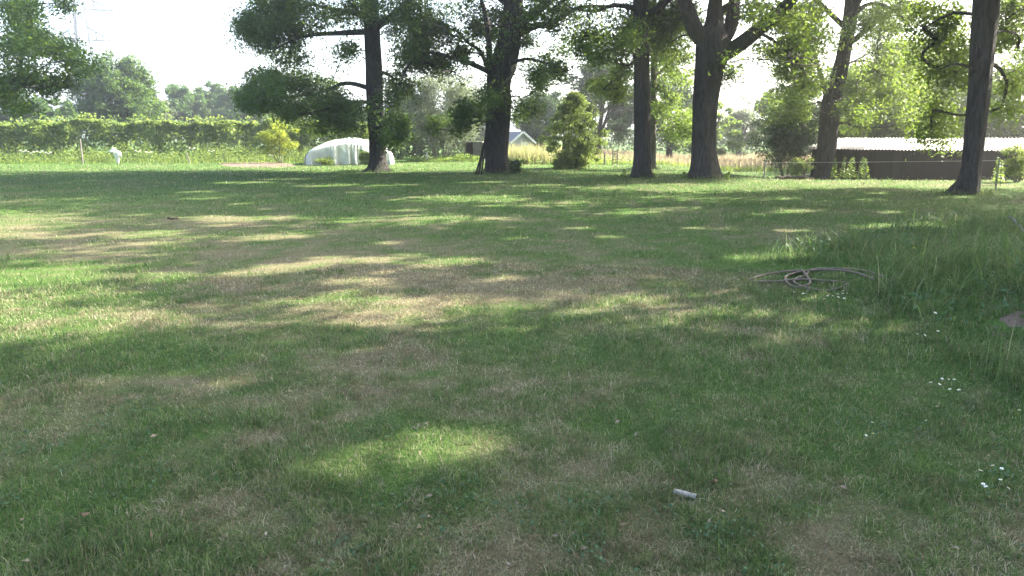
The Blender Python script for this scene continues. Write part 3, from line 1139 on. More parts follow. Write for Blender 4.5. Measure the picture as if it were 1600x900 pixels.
oak('oak_tree', 'nearest tree, a straight grey trunk at the right edge', (1508, 303),
    [(308, 1476, 1536), (300, 1487, 1528), (285, 1498, 1529), (265, 1503, 1531), (240, 1506, 1534), (200, 1510, 1539), (150, 1515, 1545), (100, 1518, 1550), (50, 1520, 1555), (0, 1523, 1559), (-60, 1527, 1562)],
    [([(1522, 110, 0), (1496, 100, -0.5), (1468, 108, -0.8)], 0.05, 0.015), ([(1545, 60, 0), (1568, 48, 0.6), (1590, 55, 1.0)], 0.06, 0.02), ([(1530, 30, 0), (1490, 20, 0.8), (1450, 40, 1.2)], 0.06, 0.02)],
    [(1480, 40, 24, 28, 7, 1.5), (1575, 55, 22, 24, 6, 1.5), (1476, 112, 26, 20, 6, 1.5), (1450, 50, 24, 34, 6, 1.5), (1585, 12, 20, 14, 5, 1.0), (1500, 75, 14, 20, 4, 2.0), (1580, 120, 18, 16, 4, 1.5), (1462, 208, 26, 14, 4, 2.0), (1480, 165, 26, 20, 4, 2.0), (1575, 165, 20, 16, 3, 1.5)],
    top=17, spread=7.0, upper=120, leafmat='oak_backlit', leaf=0.13, per=230, low_rise=6.5)


def shade_tree(label, x, y, top, spread, low, upper, rtrunk=0.34, blobs=(), name='oak_tree', D=None, leafmat='oak', lean=(0, 0), up_per=100, up_leaf=0.40):
    g = np.array([x, y, float(height(x, y))])
    T = Tree(g)
    pts = [g + np.array([0, 0, -0.12]), g + np.array([0, 0, 0.5]), g + np.array([0.05 + lean[0] * 0.3, lean[1] * 0.3, top * 0.25]), g + np.array([lean[0] * 0.6, lean[1] * 0.6, top * 0.5]), g + np.array([lean[0], lean[1], top * 0.8])]
    ids = T.chain(-1, pts, [rtrunk * 1.6, rtrunk * 1.1, rtrunk * 0.9, rtrunk * 0.6, rtrunk * 0.22])
    targets = []
    for k in range(9):
        z0 = g[2] + low * 0.9 + (top * 0.75 - low) * (k + 0.2) / 9
        i = min(ids, key=lambda q: abs(T.P[q][2] - z0))
        a = k * 2.4 + rng.uniform(-0.4, 0.4)
        L = spread * (0.95 - 0.5 * k / 9)
        s = T.P[i]
        e = s + np.array([math.cos(a) * L, math.sin(a) * L, L * rng.uniform(0.1, 0.5)])
        m = s + (e - s) * 0.45 + np.array([0, 0, L * 0.16])
        T.chain(i, [s, m, e], [T.rf[i] * 0.42, T.rf[i] * 0.27, 0.05])
    for (u, v, ru, rv, n) in blobs:
        for _ in range(n):
            a = rng.uniform(0, 6.283)
            q = math.sqrt(rng.random())
            t = at(u + math.cos(a) * q * ru, v + math.sin(a) * q * rv, (D or y) + rng.normal(0, 1.6))
            targets.append(t)
            T.clumps.append((t, rng.uniform(0.36, 0.72), int(190 * rng.uniform(0.6, 1.3)), 0.15))
    c = g + np.array([lean[0] * 0.5, lean[1] * 0.5, low + (top - low) * 0.45])
    rz = (top - low) * 0.58
    k = 0
    while k < upper * 2.6:
        q = rng.normal(0, 1, 3)
        q = q / np.linalg.norm(q) * rng.uniform(0.3, 1.0) ** 0.6
        t = c + q * np.array([spread, spread, rz])
        if t[2] < g[2] + low:
            k += 0.3
            continue
        if vnoise(t[0] * 0.45 + t[2] * 0.31, t[1] * 0.45 - t[2] * 0.23, 200) < 0.41:
            k += 0.5
            continue
        targets.append(t)
        T.clumps.append((t, rng.uniform(0.85, 1.5), int(up_per * rng.uniform(0.7, 1.3)), up_leaf))
        k += 1
    T.grow(targets)
    root = empty(name, tuple(g))
    tag(root, label, 'tree')
    T.wood('trunk', M['bark'], root)
    T.crown('crown', M[leafmat], root)
    return root


# tree at the left edge whose boughs hang into the picture
shade_tree('tree at the left edge with dark boughs hanging into view', -27.0, 31.0, 17, 8.5, 7.3, 90, 0.42,
           [(24, 18, 36, 20, 15), (42, 58, 34, 20, 14), (18, 82, 22, 28, 10), (88, 80, 26, 13, 9), (118, 100, 22, 9, 7), (42, 122, 30, 22, 12), (92, 132, 26, 12, 8), (8, 152, 18, 26, 8), (98, 8, 9, 6, 3), (30, 168, 22, 8, 4)], D=28)
# trees of the same row beyond the right edge: they shade the near lawn
shade_tree('tree of the same row just beyond the right edge', 17.5, 14.0, 17, 7.5, 5.6, 150, 0.36)
shade_tree('second tree beyond the right edge, nearer the camera', 14.0, 5.0, 16, 7.0, 5.6, 150, 0.34)
shade_tree('tree beyond the right edge beside the low shed', 26.0, 21.0, 17, 7.5, 5.0, 130, 0.36)


# ------------------------------------------------------------------ bushes and far trees
def bush(name, label, cat, base, size, n_clump, per, leaf, mat, stems=5, stem_r=0.03, barkmat='bark_pale', flat=0.7, low=0.12, group=None, conic=0.0, shell=0.45, tilt=0.85, clump_r=(0.13, 0.24), gap=0.3, trunk=None, column=False):
    """base point, size = (rx, ry, height)"""
    g = np.array(base, float)
    T = Tree(g)
    rx, ry, H = size
    n_st = stems
    if trunk:
        ids = T.chain(-1, [g + np.array([0, 0, -0.1]), g + np.array([0, 0, H * 0.2]), g + np.array([rng.normal(0, .03) * H, 0, H * 0.5]), g + np.array([rng.normal(0, .05) * H, 0, H * 0.85])], [trunk * 1.5, trunk, trunk * 0.7, trunk * 0.2])
    for s in range(n_st):
        a = s * 2.4 + rng.uniform(-0.4, 0.4)
        e = g + np.array([math.cos(a) * rx * 0.55, math.sin(a) * ry * 0.55, H * rng.uniform(0.55, 0.9)])
        st = g + np.array([math.cos(a) * rx * 0.10, math.sin(a) * ry * 0.10, -0.05])
        if trunk:
            i = ids[int(len(ids) * rng.uniform(0.2, 0.7))]
            T.chain(i, [T.P[i], (T.P[i] + e) / 2 + np.array([0, 0, 0.05 * H]), e], [trunk * 0.5, trunk * 0.35, trunk * 0.1])
        else:
            T.chain(-1, [st, (st + e) / 2 + rng.normal(0, 0.04 * H, 3) * np.array([1, 1, 0.3]), e], [stem_r, stem_r * 0.7, stem_r * 0.35])
    targets = []
    k = 0
    ph = rng.uniform(0, 50)
    while k < n_clump:
        q = rng.normal(0, 1, 3)
        q /= np.linalg.norm(q)
        f = rng.uniform(shell, 1.0)
        lob = 0.80 + 0.42 * float(vnoise(q[0] * 2.3 + ph, q[1] * 2.3 + q[2] * 2.9, 300))
        zz = low + (1 - low) * (rng.random() ** 1.15 if column else (0.5 + 0.5 * q[2] * f * lob))
        if column:
            hq = math.hypot(q[0], q[1]) + 1e-6
            q = np.array([q[0] / hq, q[1] / hq, 0.0])
            f = rng.uniform(shell, 1.0) * math.sin(math.pi * min(1.0, 0.14 + 0.84 * zz)) ** 0.75
        ww = 1.0 - conic * max(0.0, (zz - 0.35) / 0.65)
        t = g + np.array([q[0] * rx * f * lob * ww, q[1] * ry * f * lob * ww, zz * H])
        k += 1
        if vnoise(t[0] * 3 / max(rx, 1) + ph, t[2] * 3.2 / max(rx, 1) + t[1] * 2.1 / max(rx, 1), 301) < gap:
            continue
        targets.append(t)
        T.clumps.append((t, rng.uniform(*clump_r) * max(rx, ry), int(per * 1.7 * rng.uniform(0.7, 1.3)), leaf))
    T.grow(targets, step=max(0.5, H / 10))
    root = empty(name, tuple(g))
    tag(root, label, cat, group)
    T.wood('trunk' if trunk else 'stem', M[barkmat], root, r_tip=max(0.006, stem_r * 0.12), heavy_sides=8)
    T.crown('crown', M[mat], root, flat, tilt)
    return root


def gp(u, depth):
    x = (u - 800.0) / F * depth / 1.0
    # depth along y; pixel u scales with distance along the view axis
    d = ray(u, 230)
    x = d[0] / d[1] * depth
    return (x, depth, float(height(x, depth)))


bush('willow_bush', 'grey green multi stemmed bush between the two left trees', 'bush', gp(688, 52), (3.0, 2.3, 6.4), 230, 75, 0.15, 'willow', stems=9, stem_r=0.06, gap=0.12, low=0.05, clump_r=(0.13, 0.22))
bush('garden_shrub', 'leafy cone shaped shrub standing alone on the lawn edge', 'shrub', ground(895, 263), (1.65, 1.5, 3.8), 300, 42, 0.14, 'hedge', stems=7, stem_r=0.04, conic=0.0, low=0.03, shell=0.25, column=True, clump_r=(0.09, 0.20), gap=0.14, barkmat='bark')
bush('yellow_shrub', 'yellow leaved shrub in front of the hedge', 'shrub', gp(436, 47.2), (1.2, 1.0, 2.75), 70, 70, 0.10, 'yellow', stems=5, gap=0.15, shell=0.25, clump_r=(0.18, 0.3))
bush('dark_bush', 'dark rounded bush at the left end of the low shed', 'bush', gp(1232, 37.5), (1.8, 1.6, 3.5), 150, 80, 0.12, 'dark', stems=6, gap=0.14, shell=0.2, clump_r=(0.18, 0.28))
bush('sunlit_bush', 'small sunlit bush beside the leaning tree', 'bush', gp(1254, 31.0), (0.5, 0.45, 1.05), 34, 50, 0.075, 'hedge', stems=4, gap=0.1, shell=0.2, clump_r=(0.22, 0.34))
bush('base_bush', 'low dark bush against the foot of the broad old tree', 'bush', gp(804, 33.4), (0.45, 0.4, 0.72), 26, 60, 0.07, 'dark', stems=4, gap=0.05, shell=0.2, clump_r=(0.25, 0.4))
bush('edge_bush', 'leafy bush at the right end of the shed wall', 'bush', gp(1596, 27.0), (0.7, 0.6, 1.3), 36, 60, 0.08, 'hedge', stems=4, gap=0.1, shell=0.2, clump_r=(0.22, 0.34))

# trees beyond the garden
FAR = 'trees beyond the garden'
spec = [
    # label, u, depth, rx, H, mat, clumps, per, leaf, conic
    ('large dark dome shaped tree beyond the hedge', 190, 70, 3.55, 8.75, 'oak', 240, 46, 0.24, 0.10),
    ('pale round tree at the right foot of the dome shaped tree', 250, 78, 1.8, 5.9, 'willow', 70, 40, 0.30, 0.0),
    ('round wood edge tree, first to the right of the pale one', 296, 100, 3.1, 7.9, 'mid', 120, 42, 0.40, 0.0),
    ('round wood edge tree left of the straight tree, highest on the skyline', 340, 104, 3.3, 8.3, 'mid', 120, 42, 0.40, 0.0),
    ('wood edge tree half hidden by the straight tree boughs', 388, 100, 3.4, 8.1, 'mid', 120, 42, 0.40, 0.0),
    ('bluish green tree seen under the left edge boughs', 52, 80, 2.4, 6.3, 'mid', 80, 42, 0.32, 0.0),
    ('round green tree left of the pylon foot', 92, 76, 2.5, 5.2, 'mid', 80, 42, 0.30, 0.0),
    ('dark tree at the far left above the hedge', 8, 74, 3.1, 6.7, 'dark', 90, 42, 0.30, 0.0),
    ('grey green tree above the hedge behind the straight tree', 470, 78, 2.9, 6.0, 'willow', 80, 42, 0.30, 0.0),
    ('dark tree behind the white plastic tunnel', 545, 72, 3.2, 5.4, 'dark', 80, 46, 0.24, 0.0),
    ('dense dark tree behind the little white gabled house', 846, 72, 2.9, 6.2, 'dark', 110, 46, 0.24, 0.3),
    ('tall hazy tree between the shrub and the slim tree', 935, 66, 4.2, 9.0, 'dark', 150, 52, 0.24, 0.1),
    ('tree filling the gap behind the slim and massive oaks', 1046, 62, 3.2, 8.0, 'dark', 110, 52, 0.22, 0.1),
    ('slender young tree in the meadow right of the massive oak', 1155, 70, 2.3, 5.2, 'willow', 74, 42, 0.17, 0.35),
    ('light leaved tree behind the left end of the shed', 1345, 50, 3.4, 7.4, 'oak_backlit', 150, 56, 0.19, 0.0),
    ('tall leafy tree rising behind the middle of the shed', 1420, 46, 3.2, 7.4, 'oak', 150, 56, 0.18, 0.0),
    ('broad tree behind the shed right of the nearest trunk', 1580, 46, 3.6, 7.2, 'mid', 120, 56, 0.19, 0.0),
    ('dark leafy tree behind the dark bush near the meadow', 1222, 58, 2.6, 6.4, 'oak_light', 90, 52, 0.2, 0.0),
    ('tree behind the shed and left of the nearest trunk', 1482, 54, 3.2, 7.4, 'mid', 100, 52, 0.2, 0.0),
    ('grey green tree behind the slatted box', 738, 78, 3.4, 6.8, 'willow', 100, 46, 0.26, 0.0),
    ('dark tree low behind the grey green bush', 650, 76, 3.2, 5.6, 'dark', 90, 46, 0.26, 0.0),
    ('low leafy tree right behind the massive oak trunk', 1104, 56, 2.2, 4.6, 'oak_light', 70, 52, 0.19, 0.0),
]
for (lab, u, dep, rx, H, mat, nc, per, lf, con) in spec:
    bush('field_tree', lab, 'tree', gp(u, dep), (rx, rx, H), int(nc * 1.3), int(per * 1.5), lf * 1.3, mat, stems=6, barkmat='bark', group=FAR, conic=con, low=0.10, trunk=0.22, gap=0.24 if dep < 69 else 0.03, shell=0.45, clump_r=(0.13, 0.21) if dep < 69 else (0.15, 0.26))


# ------------------------------------------------------------------ hedge, verges, meadow
def hedge(name, label, p0, p1, thick, htop, n, leaf, mat):
    p0 = np.array(p0, float)
    p1 = np.array(p1, float)
    L = np.linalg.norm(p1 - p0)
    d = (p1 - p0) / L
    nn = np.array([-d[1], d[0]])
    s = rng.random(n) * L
    top = htop * (0.74 + 0.30 * fbm(s * 0.35, s * 0 + 1.0, 401, 3) + 0.22 * fbm(s * 1.9, s * 0 + 7.0, 407, 3))
    face = rng.random(n)
    z = np.where(face < 0.35, top - np.abs(rng.normal(0, 0.14, n)), rng.random(n) ** 0.8 * top)
    off = np.where(face < 0.35, rng.uniform(-0.5, 0.5, n) * thick, np.where(rng.random(n) < 0.8, -0.5, 0.5) * thick + rng.normal(0, 0.12, n))
    bul = 2.0 * (fbm(s * 0.8, z * 1.0, 402, 3) - 0.5)
    off = off + np.where(off < 0, -bul, bul)
    gapn = fbm(s * 0.9 + 5, z * 1.3, 403, 3)
    keep = (gapn > 0.30) | (rng.random(n) < 0.5)
    # upright shoots above the clipped line
    shoot = rng.random(n) < 0.05
    z = np.where(shoot, top + rng.random(n) * 0.45 * (fbm(s * 5, s * 0, 404, 1) > 0.5), z)
    s, off, z = s[keep], off[keep], z[keep]
    xy = p0[None, :] + d[None, :] * s[:, None] + nn[None, :] * off[:, None]
    zz = z + height(xy[:, 0], xy[:, 1])
    C = np.column_stack([xy, zz])
    v = np.clip(rng.normal(0.5, 0.2, len(C)) + 1.1 * (fbm(s * 0.45, z * 0.9, 405, 3) - 0.5), 0, 1)
    base = np.array([*((p0 + p1) / 2), 0.0])
    root = empty(name, tuple(base))
    tag(root, label, 'hedge')
    o = link('foliage', leaf_mesh('foliage', leaf_geo(C - base, leaf, 0.95), v), M[mat], root)
    o['kind'] = 'stuff'
    # inner wood that keeps light from passing straight through
    mb = MB()
    for k in range(int(L * 2.2)):
        q = p0 + d * rng.uniform(0, L) + nn * rng.normal(0, 0.28)
        h0 = htop * rng.uniform(0.55, 0.85)
        e = q + rng.normal(0, 0.35, 2)
        mb.tube([(q[0] - base[0], q[1] - base[1], -0.1), ((q[0] + e[0]) / 2 - base[0], (q[1] + e[1]) / 2 - base[1], h0 * 0.5), (e[0] - base[0], e[1] - base[1], h0)], [0.035, 0.025, 0.01], 4, False)
    w = mb.build('stem', M['bark'], root)
    w['kind'] = 'stuff'
    return root


hedge('field_hedge', 'long green hedge across the left side of the garden', (-52, 49.0), (-10.2, 54.5), 1.7, 2.6, 62000, 0.19, 'hedge')
hedge('tall_hedge', 'darker hedge running behind the white plastic tunnel', (-11.0, 56.5), (-3.0, 58.0), 1.7, 2.8, 14000, 0.20, 'dark')
# woods clothing the far ridge and the fields before it
nw = 9000
ia = rng.uniform(0, 200, nw)
tt = rng.random(nw) ** 0.7
rr_ = R0 - 240 + 240 * tt
zz = np.array([ridge(q) for q in ia]) * np.interp(rr_, [R0 - 260, R0 - 120, R0], [0.0, 0.55, 1.0])
aa = np.radians(-60 + 120 * ia / 200)
crowns = fbm(ia * 2.4, tt * 9, 75, 3)
Cw = np.column_stack([np.sin(aa) * rr_, np.cos(aa) * rr_, zz + 2 + 11 * crowns * rng.random(nw)])
kw = fbm(ia * 0.5, tt * 3, 76, 2) > 0.38
Cw, crowns = Cw[kw], crowns[kw]
wo = link('far_wood', leaf_mesh('far_wood', leaf_geo(Cw, 5.5, 0.9), np.clip(crowns * 1.2 - 0.1 + rng.normal(0, 0.15, len(Cw)), 0, 1)), M['mid'])
tag(wo, 'dark woods on the far ridge', 'wood', None, 'stuff')
hedge('far_hedge', 'low distant hedge behind the pink meadow', (6.0, 84.0), (52.0, 90.0), 2.2, 2.3, 12000, 0.34, 'mid')


def verge(name, label, cat, poly, n, hmin, hmax, mat, leaf=0.09, kind='herb', wid=0.03):
    P = np.array(poly, float)
    lo, hi = P.min(0), P.max(0)
    x = rng.uniform(lo[0], hi[0], n)
    y = rng.uniform(lo[1], hi[1], n)
    k = in_poly(x, y, P)
    x, y = x[k], y[k]
    n = len(x)
    hf = fbm(x * 0.7, y * 0.7, 501, 3)
    H = (hmin + (hmax - hmin) * np.clip((hf - 0.25) * 1.8, 0, 1)) * rng.uniform(0.75, 1.15, n)
    if kind == 'herb':
        m = 6
        t = rng.random((n, m))
        C = np.stack([x[:, None] + rng.normal(0, 0.10, (n, m)), y[:, None] + rng.normal(0, 0.10, (n, m)), height(x, y)[:, None] + H[:, None] * t], 2).reshape(-1, 3)
        v = np.clip(np.repeat(rng.normal(0.5, 0.2, n) + 0.5 * (hf - 0.5), m) + rng.normal(0, 0.12, n * m), 0, 1)
        me_ = leaf_mesh(name, leaf_geo(C, leaf, 0.9), v)
    else:
        Vv, Ff, ad, av = blades(x, y, H, np.full(n, wid) * rng.uniform(0.6, 1.4, n), np.clip(rng.normal(0.18, 0.14, n), 0, 0.8), rng.uniform(0, 6.28, n), np.zeros(n), np.clip(rng.normal(0.5, 0.25, n), 0, 1), 2)
        me_ = np_mesh(name, Vv, Ff, {'v': av})
    o = link(name, me_, M[mat])
    tag(o, label, cat, None, 'stuff')
    return o


verge('nettle_bank', 'sunlit weeds growing along the foot of the hedge', 'weeds', [(-52, 45.2), (-30, 46.4), (-19.5, 47.8), (-10.5, 50.0), (-10.5, 53.6), (-30, 51.0), (-52, 48.2)], 9000, 0.25, 1.5, 'hedge', 0.095)
verge('verge_grass', 'pale long grass at the foot of the hedge', 'grass', [(-52, 44.4), (-30, 45.6), (-19.5, 47.0), (-12, 48.6), (-12, 50.0), (-30, 47.4), (-52, 46.4)], 4200, 0.15, 0.45, 'hedge', kind='blade', wid=0.035)
verge('weed_strip', 'low weeds between the tunnel and the slatted box', 'weeds', [(-7.0, 49.5), (-2.2, 50.0), (-2.2, 52.5), (-7.0, 52.5)], 900, 0.15, 0.55, 'nettle', 0.10)
verge('tall_reeds', 'tall yellow stalks in front of the little gabled house', 'reeds', [(-0.3, 45.5), (3.7, 45.5), (4.0, 53), (-0.3, 53)], 3600, 0.65, 1.6, 'reed', kind='blade', wid=0.04)
verge('reed_weeds', 'green weeds growing among the yellow stalks', 'weeds', [(-0.4, 44.9), (8.5, 45.6), (8.5, 50), (-0.4, 50)], 700, 0.15, 0.7, 'nettle', 0.11)
verge('meadow_grass', 'pinkish long meadow grass beyond the mown lawn', 'grass', [(4.5, 47), (19, 46.0), (34, 74), (3.5, 74)], 15000, 0.42, 0.75, 'meadow', kind='blade', wid=0.05)
verge('meadow_edge', 'green grass edge in front of the pinkish meadow', 'grass', [(4.5, 46), (18.5, 44.8), (19, 46.8), (4.5, 47.8)], 2600, 0.2, 0.42, 'hedge', kind='blade', wid=0.04)
verge('shed_weeds', 'dark weeds along the foot of the shed wall', 'weeds', [(16.3, 34.4), (24.5, 28.6), (25, 29.2), (16.8, 35.0)], 420, 0.1, 0.5, 'nettle', 0.08)


def nettle(base, H, mat='nettle'):
    """one upright plant: stem with pairs of leaves"""
    mb = MB()
    tipx, tipy = rng.normal(0, 0.05, 2)
    mb.tube([(0, 0, -0.03), (tipx * 0.4, tipy * 0.4, H * 0.5), (tipx, tipy, H)], [0.012, 0.01, 0.005], 4, False)
    root = empty('nettle_plant', base)
    mb.build('stem', M['stem'], root)
    C, S = [], []
    for k in range(16):
        t = 0.18 + 0.82 * k / 15
        a = k * 1.57 + rng.uniform(-0.3, 0.3)
        r = 0.13 * (1.15 - t * 0.85)
        for s in (0, math.pi):
            for e in (0.6, 1.1):
                C.append((tipx * t + math.cos(a + s) * r * e, tipy * t + math.sin(a + s) * r * e, H * t - 0.02 * e))
                S.append(0.12 * (1.2 - t * 0.6))
    me_ = leaf_mesh('leaves', leaf_geo(np.array(C), np.array(S), 0.5), np.clip(rng.normal(0.55, 0.2, len(C)), 0, 1))
    o = link('leaves', me_, M['oak_light'], root)
    o['kind'] = 'stuff'
    return root


for k, (u, v, dep, lab) in enumerate((
        (1306, 247, 30.5, 'sunlit nettle closest to the leaning trunk, in the row before the shed'),
        (1317, 245, 31.0, 'second sunlit nettle from the leaning trunk'),
        (1326, 247, 30.6, 'third sunlit nettle from the leaning trunk'),
        (1336, 245, 31.2, 'tall fourth nettle in the row before the shed'),
        (1345, 245.5, 30.8, 'fifth nettle in the row before the shed'),
        (1357, 247, 31.0, 'last nettle at the right end of the row before the shed'))):
    top = at(u, v, dep)
    z = float(height(top[0], top[1]))
    r = nettle((top[0], top[1], z), top[2] - z)
    tag(r, lab, 'plant', 'nettles in front of the shed')

for (u, v, dep, lab) in ((1560, 246, 25.5, 'tall weed with leaning stem right of the nearest trunk'), (1568, 250, 25.2, 'shorter weed at the right of the nearest trunk'), (975, 264, 29.5, 'small weed at the left foot of the slim tree'), (1131, 268, 28.6, 'small weed at the right foot of the massive oak'), (1068, 268, 29.6, 'small weed at the left foot of the massive oak')):
    top = at(u, v, dep)
    z = float(height(top[0], top[1]))
    tag(nettle((top[0], top[1], z), max(0.25, top[2] - z)), lab, 'plant')

# cow parsley heads over the hedge bank
uproot_spots = [(36, 236), (48, 238), (62, 237), (75, 239), (215, 236), (232, 238), (300, 232), (330, 236), (425, 244)]
proto = None
for k, (u, v) in enumerate(uproot_spots):
    dep = 46.3 + (u / 450.0) * 2.6
    top = at(u, v, dep)
    z = float(height(top[0], top[1]))
    H = max(0.5, top[2] - z)
    root = empty('cow_parsley', (top[0], top[1], z))
    tag(root, 'white flowered cow parsley at the foot of the hedge', 'plant', 'cow parsley along the hedge')
    mb = MB()
    mb.tube([(0, 0, -0.03), (0.02, 0, H * 0.6), (0, 0, H)], [0.012, 0.009, 0.005], 4, False)
    heads = []
    for j in range(6):
        a = j * 1.05
        e = (math.cos(a) * 0.16, math.sin(a) * 0.16, H + 0.05 * math.sin(j * 2.1))
        mb.tube([(0.01, 0, H * 0.72), e], [0.006, 0.004], 3, False)
        heads.append(e)
    mb.build('stem', M['stem'], root)
    hb = MB()
    for e in heads:
        for q in range(7):
            a = q * 0.9
            r = 0.045 if q else 0
            hb.box((e[0] + math.cos(a) * r, e[1] + math.sin(a) * r, e[2] + 0.01), (0.035, 0.035, 0.015), rz=a)
    hb.build('flower_head', M['umbel'], root)['kind'] = 'stuff'


# ------------------------------------------------------------------ pylon
def pylon():
    D = 225.0
    base = at(147, 215, D)
    base[2] = 0.0
    root = empty('pylon', tuple(base))
    tag(root, 'steel lattice electricity pylon rising behind the left trees', 'pylon')
    secs = [(0.0, 4.1), (8.0, 3.2), (15.0, 2.55), (22.0, 2.05), (29.5, 1.75), (38.0, 1.45), (46.0, 1.0), (52.0, 0.2)]
    w = 0.36
    mb = MB()
    mc = MB()
    for (z0, a0), (z1, a1) in zip(secs[:-1], secs[1:]):
        for sx in (-1, 1):
            for sy in (-1, 1):
                mb.bar((sx * a0, sy * a0, z0), (sx * a1, sy * a1, z1), w)
        for (p, q) in (((-1, -1), (1, -1)), ((1, -1), (1, 1)), ((1, 1), (-1, 1)), ((-1, 1), (-1, -1))):
            n = 2
            for k in range(n):
                t0, t1 = k / n, (k + 1) / n
                b0 = a0 + (a1 - a0) * t0
                b1 = a0 + (a1 - a0) * t1
                y0 = z0 + (z1 - z0) * t0
                y1 = z0 + (z1 - z0) * t1
                mc.bar((p[0] * b0, p[1] * b0, y0), (q[0] * b1, q[1] * b1, y1), w * 0.55)
                mc.bar((q[0] * b0, q[1] * b0, y0), (p[0] * b1, p[1] * b1, y1), w * 0.55)
            mc.bar((p[0] * a1, p[1] * a1, z1), (q[0] * a1, q[1] * a1, z1), w * 0.6)
    mb.build('leg', M['steel'], root)['kind'] = 'stuff'
    mc.build('bracing', M['steel'], root)['kind'] = 'stuff'
    for z, L in ((29.5, 7.2), (38.0, 8.6), (46.0, 6.4)):
        a = np.interp(z, [s[0] for s in secs], [s[1] for s in secs])
        for sx in (-1, 1):
            m = MB()
            tip = (sx * L, 0, z)
            for sy in (-1, 1):
                m.bar((sx * a, sy * a, z), tip, w * 0.7)
                m.bar((sx * a, sy * a, z + 3.4), tip, w * 0.7)
            for t in (0.3, 0.6):
                x_ = sx * (a + (L - a) * t)
                yw = a * (1 - t)
                zt = z + 3.4 * (1 - t)
                m.bar((x_, -yw, z), (x_, yw, z), w * 0.5)
                m.bar((x_, -yw, z), (x_, -yw, zt), w * 0.5)
                m.bar((x_, yw, z), (x_, yw, zt), w * 0.5)
            arm = m.build('cross_arm', M['steel'], root)
            i = MB()
            i.tube([(sx * L, 0, z), (sx * L, 0, z - 2.2)], [0.10, 0.10], 6)
            i.build('insulator', M['steel'], arm)
    root.rotation_euler[2] = math.radians(24)


pylon()


